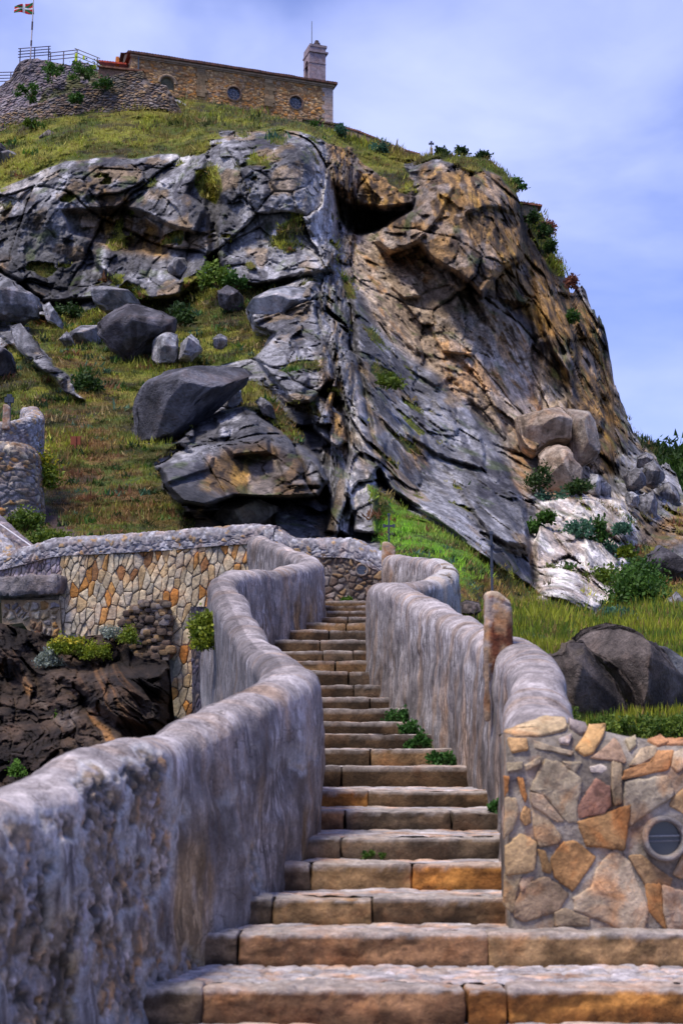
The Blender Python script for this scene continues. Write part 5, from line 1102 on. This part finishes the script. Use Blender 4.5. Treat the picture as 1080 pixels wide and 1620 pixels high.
for (u0, v0, r0) in W_uv:
    n = 36; an = np.linspace(0, 2 * math.pi, n, endpoint=False); m = MB()
    prof = [(r0 * 1.2, .0), (r0 * 1.2, .10), (r0 * 1.02, .12), (r0 * .98, .02), (r0 * .96, -.3)]
    v = np.concatenate([ch(u0 + r_0 * np.cos(an), v0 + r_0 * np.sin(an), h_ + 0 * an) for r_0, h_ in prof]); cc = np.repeat(np.array([(.27,.19,.12), (.27,.19,.12), (.2,.13,.1), (.2,.12,.1), (.12,.08,.08)]), n, 0) * np.tile(.85 + .3 * ((np.arange(n) // 3 * .618) % 1), 5)[:, None]
    m.add(v, grid_faces(5, n, True), cc); fr = m.build('window_surround', M['far_stone'], None)
    m = MB(); m.add(ch(u0 + r0 * np.cos(an), v0 + r0 * np.sin(an), -.16 + 0 * an), [tuple(range(n))], (.05, .05, .07)); gl = m.build('pane', M['glass'], None)
    m = MB()
    for k in range(4):
        a = math.pi * k / 4; m.tube([ch(u0 - r0 * math.cos(a), v0 - r0 * math.sin(a), -.1), ch(u0 + r0 * math.cos(a), v0 + r0 * math.sin(a), -.1)], .025, 5, (.22, .22, .26))
    m.tube([ch(u0 + r0 * .5 * math.cos(a), v0 + r0 * .5 * math.sin(a), -.1) for a in np.linspace(0, 2 * math.pi, 20)], .03, 5, (.25, .25, .28)); gr_ = m.build('tracery', M['metal'], None)
    hub = bpy.data.objects.new('round_window', None); COL.objects.link(hub); parts_.append(hub)
    for o_ in (fr, gl, gr_): o_.parent = hub
m = MB(); n = 24; an = np.linspace(0, math.pi, n); pr = []
for r_0, h_ in ((.92, 0.), (.92, .1), (.66, .12), (.64, -.3)): pr.append(ch(nu0 + r_0 * np.cos(an), nv0 - r_0 * np.sin(an), h_ + 0 * an))
m.add(np.concatenate(pr), grid_faces(4, n), (.36, .26, .17)); m.add(ch(np.array([nu0 - .68, nu0 + .68, nu0 + .68, nu0 + .4, nu0 - .4, nu0 - .68]), np.array([nv0 + .62, nv0 + .62, nv0 - .1, nv0 - .6, nv0 - .6, nv0 - .1]), -.2), [(0, 1, 2, 3, 4, 5)], (.15, .14, .09))
parts_.append(m.build('arched_niche', M['far_stone'], None, True))
for px_ in (318, 425):
    u0, _ = chuv(px_, 130); m = MB(); vv_ = np.linspace(.5, 3.3, 8)
    for i in range(7): quadbox(u0 - .4 - .1 * (i % 2), u0 + .4 + .1 * (i % 3), -.16 - .0 * i, .05, -vv_[i + 1] + .015, -vv_[i], np.array([.30,.21,.12]) * rng.uniform(.6, 1.15), m)
    parts_.append(m.build('pilaster', M['far_stone'], None))
m = MB(); u0, _ = chuv(219, 95); m.tube([cq(u0, -.16, -.2), cq(u0, -.16, -2.3)], .07, 8, (.10, .12, .14)); parts_.append(m.build('downpipe', M['metal'], None))
# bell gable: a slab set across the roof ridge, arch through its broad side
ub0, ub1 = chuv(494, 110)[0], chuv(520, 110)[0]; y0b, y1b = 1.0, 2.9; zb0, zb1 = .2, zof(78, dB + 1) - zE
m = MB(); pv_ = []; ns = 14; yc = (y0b + y1b) / 2; ra_ = .5; zsp = zb0 + (zb1 - zb0) * .58
outer = [(y0b, zb0), (y0b, zb1), (y1b, zb1), (y1b, zb0), (yc + ra_, zb0)] ; arch = [(yc + ra_ * math.cos(t), zsp + ra_ * math.sin(t)) for t in np.linspace(0, math.pi, ns)]
ring = [(y0b, zb0), (y0b, zb1), (y1b, zb1), (y1b, zb0), (yc + ra_, zb0)] + arch + [(yc - ra_, zb0)]
n_ = len(ring); vA = [cq(ub0, y, z) for y, z in ring]; vB = [cq(ub1, y, z) for y, z in ring]
m.add(vA + vB, [tuple(range(n_)), tuple(range(2 * n_ - 1, n_ - 1, -1))] + [(i, (i + 1) % n_, n_ + (i + 1) % n_, n_ + i) for i in range(n_)], (.33, .26, .28)); bg_ = m.build('bell_gable', M['far_stone'], None); parts_.append(bg_)
m = MB(); quadbox(ub0 - .06, ub1 + .22, y0b - .16, y1b + .16, zb1 - .62, zb1 - .45, (.30, .24, .26), m); quadbox(ub0 + .03, ub1 + .12, y0b - .06, y1b + .06, zb1, zb1 + .25, (.28, .23, .25), m); quadbox(ub0 - .03, ub1 + .03, y0b - .03, y1b + .03, zb1 - 1.75, zb1 - 1.69, (.16, .12, .13), m)
cp = m.build('gable_cap', M['far_stone'], bg_)
m = MB(); c1 = cq((ub0 + ub1) / 2 + .2, 1.9, zb1 + .25); v, f = rbox(.42, .36, .5, .08, .08, .03, 671); m.add(v + c1 + np.array([0, 0, .42]), [tuple(x) for x in f], (.10, .08, .09)); v, f = rbox(.62, .34, .52, .12, .08, .04, 672); m.add(v + c1 + np.array([.02, 0, .78]), [tuple(x) for x in f], (.10, .08, .09)); v, f = rbox(.4, .3, .4, .12, .08, .03, 673); m.add(v + c1 + np.array([.0, 0, 1.02]), [tuple(x) for x in f], (.10, .08, .09)); m.build('stone_finial', M['far_stone'], bg_)
m = MB(); m.tube([cq(ub0 + .55, 2.0, zb1), cq(ub0 + .55, 2.0, zb1 + (72 - 17) * dB / F)], [.045, .03], 8, (.16, .16, .13)); m.build('lightning_rod', M['metal'], bg_)
m = MB(); pr = [(0, .5), (.12, .45), (.18, .3), (.22, .1), (.3, 0)]; n = 16; cb_ = cq((ub0 + ub1) / 2, yc, zsp - .5)
m.add([(cb_[0] + r * math.cos(t), cb_[1] + r * math.sin(t), cb_[2] + z) for r, z in pr for t in np.linspace(0, 2 * math.pi, n, endpoint=False)], grid_faces(5, n, True), (.08, .07, .04)); m.build('bell', M['metal'], bg_, True)
adopt(root, parts_)
# annex with red roof left of the chapel, eave below its right corner, tile-capped wall
def tilestrip(name, p0, p1, drop, back, colr, parent=None, per=.25, cat=None, label=None):
    p0, p1 = np.array(p0), np.array(p1); L = np.linalg.norm(p1 - p0); n = int(L / per * 6); t = np.linspace(0, 1, n); w_ = np.abs(np.sin(t * L / per * math.pi)) * .07
    rows = []
    for y_, z_, k_ in ((0, -.12, 0), (0, 0, 1), (back * .5, drop * .5, 1), (back, drop, 1), (back, drop - .12, 0)):
        rows.append(p0 + (p1 - p0) * t[:, None] + np.stack([0 * t, y_ + 0 * t, z_ + w_ * k_], -1))
    rows.append(rows[0]); c = mix(np.array(colr) * .6, np.array(colr) * 1.2, (np.floor(t * L / per) * .618) % 1)
    return mesh_obj(name, np.array(rows), grid_faces(6, n)[:, ::-1].copy(), M['tile'], parent, np.tile(c, (6, 1, 1)).reshape(-1, 3), False)
root = thing('annex', dpt(190, 112, 122), 'low outbuilding with red tiled roof against the left end of the chapel', 'building')
e1_ = tilestrip('roof', P(154, 103, 121.5), P(226, 111, 122.5), .9, 3, (.22, .10, .06)); e2_ = tilestrip('roof', P(152, 95, 124), P(200, 100, 124), 1.0, 3, (.42, .06, .03)); e2_['label'] = 'bright red upper roof'
m = MB(); q = [P(156, 105, 121.8), P(226, 113, 122.8), P(226, 130, 122.8), P(156, 125, 121.8)]; q2_ = [a_ + np.array([0, 3, 0]) for a_ in q]; m.add(q + q2_, [(3, 2, 1, 0), (4, 5, 6, 7), (0, 1, 5, 4), (0, 4, 7, 3), (1, 2, 6, 5)], (.24, .15, .10)); wl_ = m.build('wall', M['far_stone'], None)
m = MB(); v, f = rbox(.35, .3, .9, .06, .1, .02, 680); m.add(v + P(186, 89, 124.5), [tuple(x) for x in f], (.55, .18, .04)); adopt(root, [e1_, e2_, wl_, m.build('chimney', M['tile'], None)])
root = thing('lean_to', dpt(515, 192, 119), 'low dark tiled eave below the right corner of the chapel', 'building')
e1_ = tilestrip('roof', P(478, 187, 121.3), P(543, 197, 122.6), .35, 1.6, (.12, .07, .05)); m = MB(); q = [P(480, 189, 121.5), P(541, 199, 122.8), P(541, 212, 122.8), P(480, 202, 121.5)]; q2_ = [a_ + np.array([0, 1.5, 0]) for a_ in q]
m.add(q + q2_, [(3, 2, 1, 0), (4, 5, 6, 7), (0, 1, 5, 4), (0, 4, 7, 3), (1, 2, 6, 5)], (.2, .15, .1)); adopt(root, [e1_, m.build('wall', M['far_stone'], None)])
root = thing('boundary_wall', dpt(600, 235, 120), 'stone boundary wall with tile coping falling along the skyline right of the chapel', 'wall')
seg = [(543,200),(565,206),(590,216),(620,229),(645,238),(664,243)]; cps = []; m = MB()
for (a_, b__), (c__, d__) in zip(seg[:-1], seg[1:]): 
    cps.append((P(a_, b__, 121), P(c__, d__, 120.6)))
    q = [P(a_, b__ + 1, 121.1), P(c__, d__ + 1, 120.7), P(c__, d__ + 22, 120.7), P(a_, b__ + 14, 121.1)]; q2_ = [x + np.array([0, .5, 0]) for x in q]; m.add(q + q2_, [(3, 2, 1, 0), (4, 5, 6, 7), (0, 1, 5, 4)], (.3, .23, .15))
wl_ = m.build('wall', M['far_stone'], None); tl_ = [tilestrip('coping', a_, b__, .05, .7, (.20, .09, .07)) for a_, b__ in cps]; adopt(root, [wl_] + tl_)
mb = MB(); r_ = np.random.default_rng(14); regw = np.array([(600,224),(625,233),(648,243),(646,258),(612,250),(600,238)], float)
sdw = np.array([(a_, b__) for a_ in np.arange(596, 654, 4.6) for b__ in np.arange(220, 262, 3.2)]) + r_.normal(0, .8, (13 * 14, 2))
cs = [c for c in vcells(sdw, (500, 100, 700, 400)) if inpoly(regw, *c.mean(0)) > 0]
stones(mb, [np.stack([(c[:, 0] - 540) / F * 120, c[:, 1] * 120 / F], -1) for c in cs], lambda u, v, h: P(u / 120 * F + 540, v / 120 * F, 120.5) - np.stack([0 * u, h, 0 * u], -1), .12, .05, lambda k, c, r: np.array(PAL['warm'][r.integers(7)]) * r.uniform(.8, 1.2), .25, .05, 15)
adopt(root, [mb.build('stone_face', M['far_stone'], None, True)])
root = thing('shelter', dpt(842, 325, 112), 'corner of a red tiled roof showing on the right skyline of the crag', 'building')
e1_ = tilestrip('roof', P(822, 319, 112), P(857, 324, 112), .1, 1.5, (.28, .11, .07)); m = MB(); q = [P(824, 321, 112.2), P(850, 325, 112.2), P(850, 345, 112.2), P(824, 340, 112.2)]; q2_ = [x + np.array([0, 1.3, 0]) for x in q]
m.add(q + q2_, [(3, 2, 1, 0), (4, 5, 6, 7), (0, 1, 5, 4), (0, 4, 7, 3), (1, 2, 6, 5)], (.17, .14, .1)); adopt(root, [e1_, m.build('wall', M['far_stone'], None)])
# ---- railings, flag
def railing(p0, p1, h, nposts, rails, Y0, Y1, label, colr=(.16, .14, .17), ext=.3):
    root = thing('railing', dpt(p0[0], p0[1], Y0), label, 'railing', 'railings round the terrace'); a = P(*p0, Y0); b_ = P(*p1, Y1); ps = []
    for i in range(nposts):
        c = a + (b_ - a) * i / (nposts - 1); m = MB(); m.tube([c - np.array([0, 0, .3]), c + np.array([0, 0, h])], .055, 6, colr); ps.append(m.build('post', M['metal'], None))
    for j in range(rails):
        zz = np.array([0, 0, h * (1 - j / rails * .95)]); d_ = (b_ - a) / np.linalg.norm(b_ - a) * ext; m = MB(); m.tube([a + zz - d_, b_ + zz + d_], .045, 6, colr); ps.append(m.build('rail', M['metal'], None))
    adopt(root, ps)
railing((32, 96), (77, 92), 1.18, 3, 4, 121, 124, 'grey railing beside the flagpole', ext=.25)
railing((80, 101), (122, 97), 1.1, 3, 3, 124, 120, 'grey railing sloping between flagpole terrace and stairs')
railing((122, 96), (154, 109), 1.1, 2, 3, 120, 119, 'railing descending to the annex with yellow fabric tied on', (.2, .19, .15))
railing((-60, 136), (17, 134), 1.25, 3, 4, 124, 124, 'low railing at the left edge of the crag top')
for px_, py_, w_, h_, lb in ((121, 84, .25, .8, 'tall yellow strip of cloth at the top of the railing near the annex'), (133, 88, .2, .4, 'small yellow cloth in the middle of the descending railing'), (149, 102, .42, .42, 'yellow green bundle at the lower end of the railing by the annex')):
    v, f = rbox(w_, .1, h_, .05, .06, .03, 690); tag(mesh_obj('yellow_cloth', v + P(px_, py_, 119.4), f, M['cloth'], None, (.45, .55, .03)), lb, 'cloth', 'yellow cloths on the railing')
root = thing('flagpole', dpt(49, 92, 122), 'white flagpole flying a red flag with green saltire and white cross', 'flagpole')
m = MB(); a = P(48.5, 94, 122); b_ = P(54.3, -12, 122); m.tube([a, (a + b_) / 2, b_], [.07, .06, .045], 8, (.52, .45, .46)); pole_ = m.build('pole', M['metal'], None)
bands = []
for t0, t1 in ((.2, .28), (.44, .56)): m = MB(); m.tube([a + (b_ - a) * t0, a + (b_ - a) * t1], .085, 8, (.12, .09, .1)); bands.append(m.build('pole_band', M['metal'], None))
nu_, nv_ = 70, 44; U_, V_ = np.meshgrid(np.linspace(0, 1, nu_), np.linspace(0, 1, nv_), indexing='ij')
fx = 53.5 - U_ * 30 - V_ * U_ * 2 + V_ * 1.0; fy = 3.5 + U_ * 6 + V_ * (19 - U_ * 9) + np.sin(U_ * 7) * 1.2; FV = P(fx, fy, 122 + np.sin(U_ * 9 + V_ * 2) * .35)
fcx = np.tile(np.array([.5, .008, .015]), (nu_, nv_, 1)); dg = np.minimum(np.abs(U_ - V_), np.abs(U_ - (1 - V_))); fcx[dg < .13] = (.01, .14, .04); fcx[(np.abs(U_ - .5) < .055) | (np.abs(V_ - .5) < .075)] = (.7, .7, .75)
fl = mesh_obj('flag', FV, grid_faces(nu_, nv_), M['cloth'], None, fcx.reshape(-1, 3)); md_ = fl.modifiers.new('t', 'SOLIDIFY'); md_.thickness = .02
adopt(root, [pole_, fl] + bands)
# ================================================================== PLANTS
def bush(name, px, py, Y, w, h, label, n=900, leaf=.05, cols=((.03,.07,.01),(.10,.17,.02)), seed=0, stem=True, cat='bush', flower=None, grp=None, dense=1.):
    r_ = np.random.default_rng(seed + 1000); c = P(px, py, Y); k = max(5, int(n / 70))
    cl = r_.normal(0, 1, (k, 3)); cl /= np.linalg.norm(cl, axis=1, keepdims=True); cl *= r_.uniform(.3, 1, (k, 1)) ** .5; cl[:, 2] = np.abs(cl[:, 2]) * 1.0
    ct = cl * np.array([w * .42, w * .35, h * .8]); ii = r_.integers(0, k, n); sz = r_.uniform(.12, .3, k)
    p = ct[ii] + r_.normal(0, 1, (n, 3)) * (sz[ii] * min(w, h * 1.4))[:, None] * .55; p[:, 2] = np.maximum(p[:, 2], -.05 * h)
    d1 = r_.normal(0, 1, (n, 3)) + np.array([0, 0, .5]); d1 /= np.linalg.norm(d1, axis=1, keepdims=True); d2 = np.cross(d1, r_.normal(0, 1, (n, 3))); d2 /= np.linalg.norm(d2, axis=1, keepdims=True)
    L = leaf * r_.uniform(.6, 1.4, n)[:, None]
    v = np.stack([p, p + d1 * L * .5 + d2 * L * .3, p + d1 * L, p + d1 * L * .5 - d2 * L * .3], 1).reshape(-1, 3)
    tone = np.clip(r_.normal(.5, .25, k)[ii] + r_.normal(0, .15, n), 0, 1); cc = mix(cols[0], cols[1], tone)
    if flower is not None: cc = np.where(((p[:, 2] > h * .45) & (r_.random(n) < .5))[:, None], np.array(flower), cc)
    o = mesh_obj('foliage', v, np.arange(4 * n).reshape(-1, 4), M['leaf'], None, np.repeat(cc, 4, 0), False)
    root = thing(name, tuple(c), label, cat, grp); o.parent = root
    m = MB()
    for q in ct[:min(k, 10)]: m.tube([(0, 0, -h * .15), tuple(q * .5), tuple(q)], [leaf * .12, leaf * .09, leaf * .04], 4, (.09, .07, .03))
    st = m.build('stems', M['near_rock'], root); return root
GRN = ((.02,.06,.008),(.07,.16,.02)); YG = ((.08,.13,.01),(.26,.30,.02)); SIL = ((.14,.18,.14),(.34,.38,.32)); BLU = ((.03,.09,.05),(.09,.20,.12)); DKG = ((.012,.035,.006),(.045,.09,.015)); RED = ((.16,.05,.03),(.3,.12,.08))
bush('hanging_bush', 322, 1022, 18.0, .38, .5, 'bright yellow green bush hanging against the outside of the left parapet', 2600, .055, YG, 1)
bush('fennel', 110, 1032, 30.4, 1.1, .35, 'yellow flowering herb on the rock under the clad wall', 1800, .07, YG, 2, flower=(.5,.42,.03))
bush('fennel', 155, 1040, 30.2, .8, .32, 'low green herb between the yellow herb and the cobbles', 1300, .06, YG, 3)
bush('silver_herb', 80, 1052, 30.3, .7, .35, 'silvery grey herb at the left of the ledge plants', 1300, .06, SIL, 4)
bush('silver_herb', 175, 1008, 30.4, .5, .3, 'small silver plant below the middle of the clad wall', 700, .05, SIL, 5)
bush('fennel', 203, 1015, 30.2, .45, .4, 'bright green herb next to the cobble pile', 900, .06, YG, 6)
bush('fern', 95, 1140, 28.5, .25, .2, 'small bright green tuft on the dark strata', 260, .06, ((.05,.12,.01),(.12,.25,.03)), 7)
bush('fern', 30, 1228, 26, .4, .3, 'green tuft low on the dark rock at the left edge', 350, .06, ((.05,.12,.01),(.12,.25,.03)), 8)
for i, (a_, b__, d_, w_, lb) in enumerate([(628, 1140, 17.6, .30, 'topmost fern growing at the foot of the right parapet on the steps'), (648, 1160, 16.8, .26, 'second fern from the top on the step edge'), (664, 1182, 16.1, .32, 'third fern from the top, darker, on the step edge'), (698, 1210, 15.0, .30, 'lowest and bushiest fern on the step edge'), (787, 1284, 11.8, .13, 'tiny fern in the corner by the stone wall end')]):
    bush('fern', a_, b__, d_, w_, w_ * .5, lb, 700, .045, ((.02,.07,.012),(.06,.17,.03)), 20 + i, cat='fern', grp='ferns on the steps')
for i, (a_, b__, d_, w_) in enumerate([(612, 1355, 9.95, .3), (548, 1400, 9.95, .4)]): pass
bush('moss', 590, 1357, 10.6, .22, .05, 'thin line of moss at the foot of a riser', 260, .025, ((.03,.08,.01),(.08,.15,.02)), 30, cat='moss')
bush('grass_tuft', 432, 944, 29.0, .01, .01, 'small weed at the foot of the rubble wall', 30, .03, GRN, 31, cat='weed') if False else None
bush('weed', 548, 952, 28.2, .45, .1, 'small green weeds on the top landing below the rubble wall', 350, .05, ((.05,.12,.01),(.12,.2,.02)), 32, cat='weed')
bush('shrub', 62, 770, 48, 1.3, 1.6, 'yellow green shrub beside the lookout wall', 2200, .12, YG, 33, flower=(.42,.38,.02))
bush('shrub', 72, 862, 38, 1.4, .5, 'lush grass clump above the left end of the retaining wall', 1800, .10, ((.05,.10,.01),(.17,.22,.02)), 34)
bush('shrub', 40, 835, 39, 1.2, .6, 'green grass clump below the lookout wall', 1500, .10, ((.05,.10,.01),(.17,.22,.02)), 35)
bush('small_tree', 344, 450, 88, 2.2, 1.7, 'small leafy tree on the ledge below the tall rock column', 900, .28, ((.05,.11,.01),(.18,.26,.03)), 36, cat='tree')
bush('shrub', 372, 452, 87, 1.6, .7, 'low green shrub right of the small tree', 500, .25, GRN, 37)
bush('bush', 1005, 960, 55, 2.6, 1.5, 'large green bush in the gully right of the white outcrop', 3600, .16, ((.02,.06,.008),(.08,.17,.02)), 38)
bush('bush', 975, 985, 48, 1.6, .6, 'blue green leafy bush at the foot of the gully', 1200, .14, BLU, 39)
bush('bush', 1015, 920, 62, 1.8, 1.2, 'darker bush higher in the gully', 1500, .16, GRN, 40)
for i, (a_, b__, w_, h_, cc, lb) in enumerate([(852, 772, 1.6, 1.8, DKG, 'dark shrub at left of the sandy boulder'), (872, 800, 2.4, 1.0, BLU, 'blue green shrub under the sandy boulder'), (925, 778, 2.0, .9, DKG, 'dark shrub right of the sandy boulder'), (865, 825, .8, .6, GRN, 'round green shrub on the upper left of the white outcrop'),
    (920, 848, 1.4, .9, BLU, 'shrub at the centre of the white outcrop'), (945, 862, 1.2, 1.6, GRN, 'tall shrub right of centre on the white outcrop'), (958, 880, 1.4, .8, BLU, 'shrub on the right side of the white outcrop'), (985, 842, 1.2, .5, BLU, 'low shrub in the notch on the right of the white outcrop'),
    (880, 868, 1.0, .7, GRN, 'small shrub on the left half of the white outcrop'), (960, 925, 1.8, 1.2, ((.06,.11,.01),(.16,.22,.02)), 'yellow green shrub low on the white outcrop'), (905, 925, 1.2, .9, GRN, 'shrub low in the crack of the white outcrop'), (880, 915, 1.4, .8, ((.08,.10,.03),(.18,.2,.06)), 'olive shrub at the lower left of the white outcrop'),
    (842, 840, .9, .7, GRN, 'shrub in the corner between grey slab and white outcrop'), (988, 880, .9, .7, YG, 'yellowish shrub at the right edge of the white outcrop'), (925, 960, 1.0, .6, GRN, 'dark shrub at the foot of the white outcrop')]):
    bush('shrub', a_, b__, 70 - (b__ > 890) * 6 + (b__ < 810) * 10, w_, h_, lb, 700, .2, cc, 50 + i, grp='shrubs on the white outcrop')
for i, (a_, b__, d_, w_, h_, cc, lb) in enumerate([(844, 350, 110, 1.3, .9, DKG, 'dark shrub hanging below the red roof corner'), (858, 372, 110, 1.5, 1.1, DKG, 'spreading dark shrub on the right skyline'), (870, 398, 110, 1.1, .9, DKG, 'shrub lower on the right skyline'), (903, 455, 113, 1.6, .9, RED, 'reddish shrub on the right skyline edge'), (908, 508, 108, 1.3, .8, GRN, 'small green cushion on the cliff near the right edge'),
    (868, 372, 112, 1.4, 1.4, RED, 'reddish twiggy shrub on the skyline'), (762, 251, 116, 1.6, .7, DKG, 'dark shrub on the summit edge'), (728, 245, 117, 1.3, .6, DKG, 'small shrub on the summit near the cross'), (697, 244, 117, 1.2, .6, DKG, 'shrub just right of the tiny cross'), (600, 240, 118, 1.3, 1.1, BLU, 'leafy plant beside the boundary wall'), (540, 212, 119, 1.2, 1.0, BLU, 'leafy plant right of the lean-to'),
    (615, 612, 72, 1.4, .6, ((.06,.10,.01),(.15,.2,.02)), 'mossy cushion on the grey slab'), (820, 300, 112, 1.4, 1.0, GRN, 'green shrub on the summit shoulder'), (250, 470, 92, 1.2, .6, DKG, 'dark bush above the angular boulder'), (110, 500, 88, 2.0, 1.0, DKG, 'dark leafy bush under the left cliff'), (285, 510, 84, 1.8, 1.2, DKG, 'dark bush right of the angular boulder'),
    (130, 625, 70, 2.2, 1.0, DKG, 'dark bush below the slanting grey rocks'), (130, 118, 119, 3.0, 1.2, GRN, 'green shrub on the ruined wall below the railing'), (80, 122, 119, 3.4, 1.3, GRN, 'green shrub below the flagpole'), (50, 150, 118, 3.2, 1.0, GRN, 'green shrub left on the ruined wall'), (165, 138, 117, 2.4, 1.0, GRN, 'green shrub in the middle of the ruined wall'), (125, 160, 116, 1.3, .8, GRN, 'small shrub low on the ruined wall'), (50, 200, 114, 1.6, .8, ((.05,.09,.01),(.14,.2,.02)), 'light green tuft at the foot of the ruined wall')]):
    bush('shrub', a_, b__, d_, w_, h_, lb, 600, .25, cc, 80 + i, grp='shrubs on the crag')
# low ivy and sedum hedge right behind the near wall
for i in range(14):
    px_ = 905 + i * 15; bush('groundcover', px_, 1168, 13.6 + .2 * (i % 3), .22, .24 + .05 * (i % 4 == 0), 'bright green leafy plants along the foot of the dark boulders behind the near wall', 420, .035, ((.05,.10,.01),(.17,.24,.03)), 140 + i, cat='plant', grp='leafy plants behind the near wall')
# ================================================================== CAMERA, LIGHT, SKY
cam = bpy.data.cameras.new('camera'); co = bpy.data.objects.new('camera', cam); COL.objects.link(co); S.camera = co
co.location = (0, 0, 0); co.rotation_euler = (R(90 + 9.3), 0, 0)
cam.sensor_fit = 'VERTICAL'; cam.sensor_height = 36; cam.lens = 50; cam.clip_start = .1; cam.clip_end = 30000
cam.dof.use_dof = True; cam.dof.focus_distance = 45; cam.dof.aperture_fstop = 3.6
SE, SA = R(64), R(222)          # sun height, compass direction it shines from (measured from +Y clockwise)
sd_ = Vector((math.sin(SA) * math.cos(SE), math.cos(SA) * math.cos(SE), math.sin(SE)))
sl = bpy.data.lights.new('sun', 'SUN'); sl.energy = 3.0; sl.angle = R(14); sl.color = (1, .91, .76)
so = bpy.data.objects.new('sun', sl); COL.objects.link(so); so.rotation_euler = sd_.to_track_quat('Z', 'Y').to_euler()
w = bpy.data.worlds.new('World'); S.world = w; w.use_nodes = True; nt = w.node_tree; nt.nodes.clear()
out = nt.nodes.new('ShaderNodeOutputWorld'); bg = nt.nodes.new('ShaderNodeBackground'); nt.links.new(bg.outputs[0], out.inputs[0])
sky = nt.nodes.new('ShaderNodeTexSky'); sky.sky_type = 'NISHITA'; sky.sun_disc = False; sky.sun_elevation = SE; sky.sun_rotation = SA
bg.inputs[1].default_value = .115
tc = nt.nodes.new('ShaderNodeTexCoord'); mp = nt.nodes.new('ShaderNodeMapping'); mp.inputs['Scale'].default_value = (1, 1, 2.2); mp.inputs['Rotation'].default_value = (.3, .5, .2)
nt.links.new(tc.outputs['Generated'], mp.inputs[0])
n_a = noise_(nt, mp.outputs[0], 3.4, 5, .5, .35); n_b = noise_(nt, mp.outputs[0], 14, 6, .55, .4)
sx_ = nt.nodes.new('ShaderNodeSeparateXYZ'); nt.links.new(tc.outputs['Generated'], sx_.inputs[0])
cl = ramp(nt, math_(nt, 'ADD', math_(nt, 'MULTIPLY', sx_.outputs[0], -.28), math_(nt, 'ADD', math_(nt, 'MULTIPLY', n_a, .9), math_(nt, 'MULTIPLY', n_b, .12))), [(.38, 0.), (.52, .5), (.68, 1.)])
tint = mixc(nt, 1, sky.outputs[0], (.88, .88, 1.35), 'MULTIPLY')
c_ = mixc(nt, math_(nt, 'ADD', math_(nt, 'MULTIPLY', cl, .68), .06), tint, (4.9, 5.5, 9.0))
nt.links.new(c_, bg.inputs[0])
S.view_settings.view_transform = 'Standard'; S.view_settings.look = 'None'; S.view_settings.exposure = .5; S.view_settings.gamma = 1
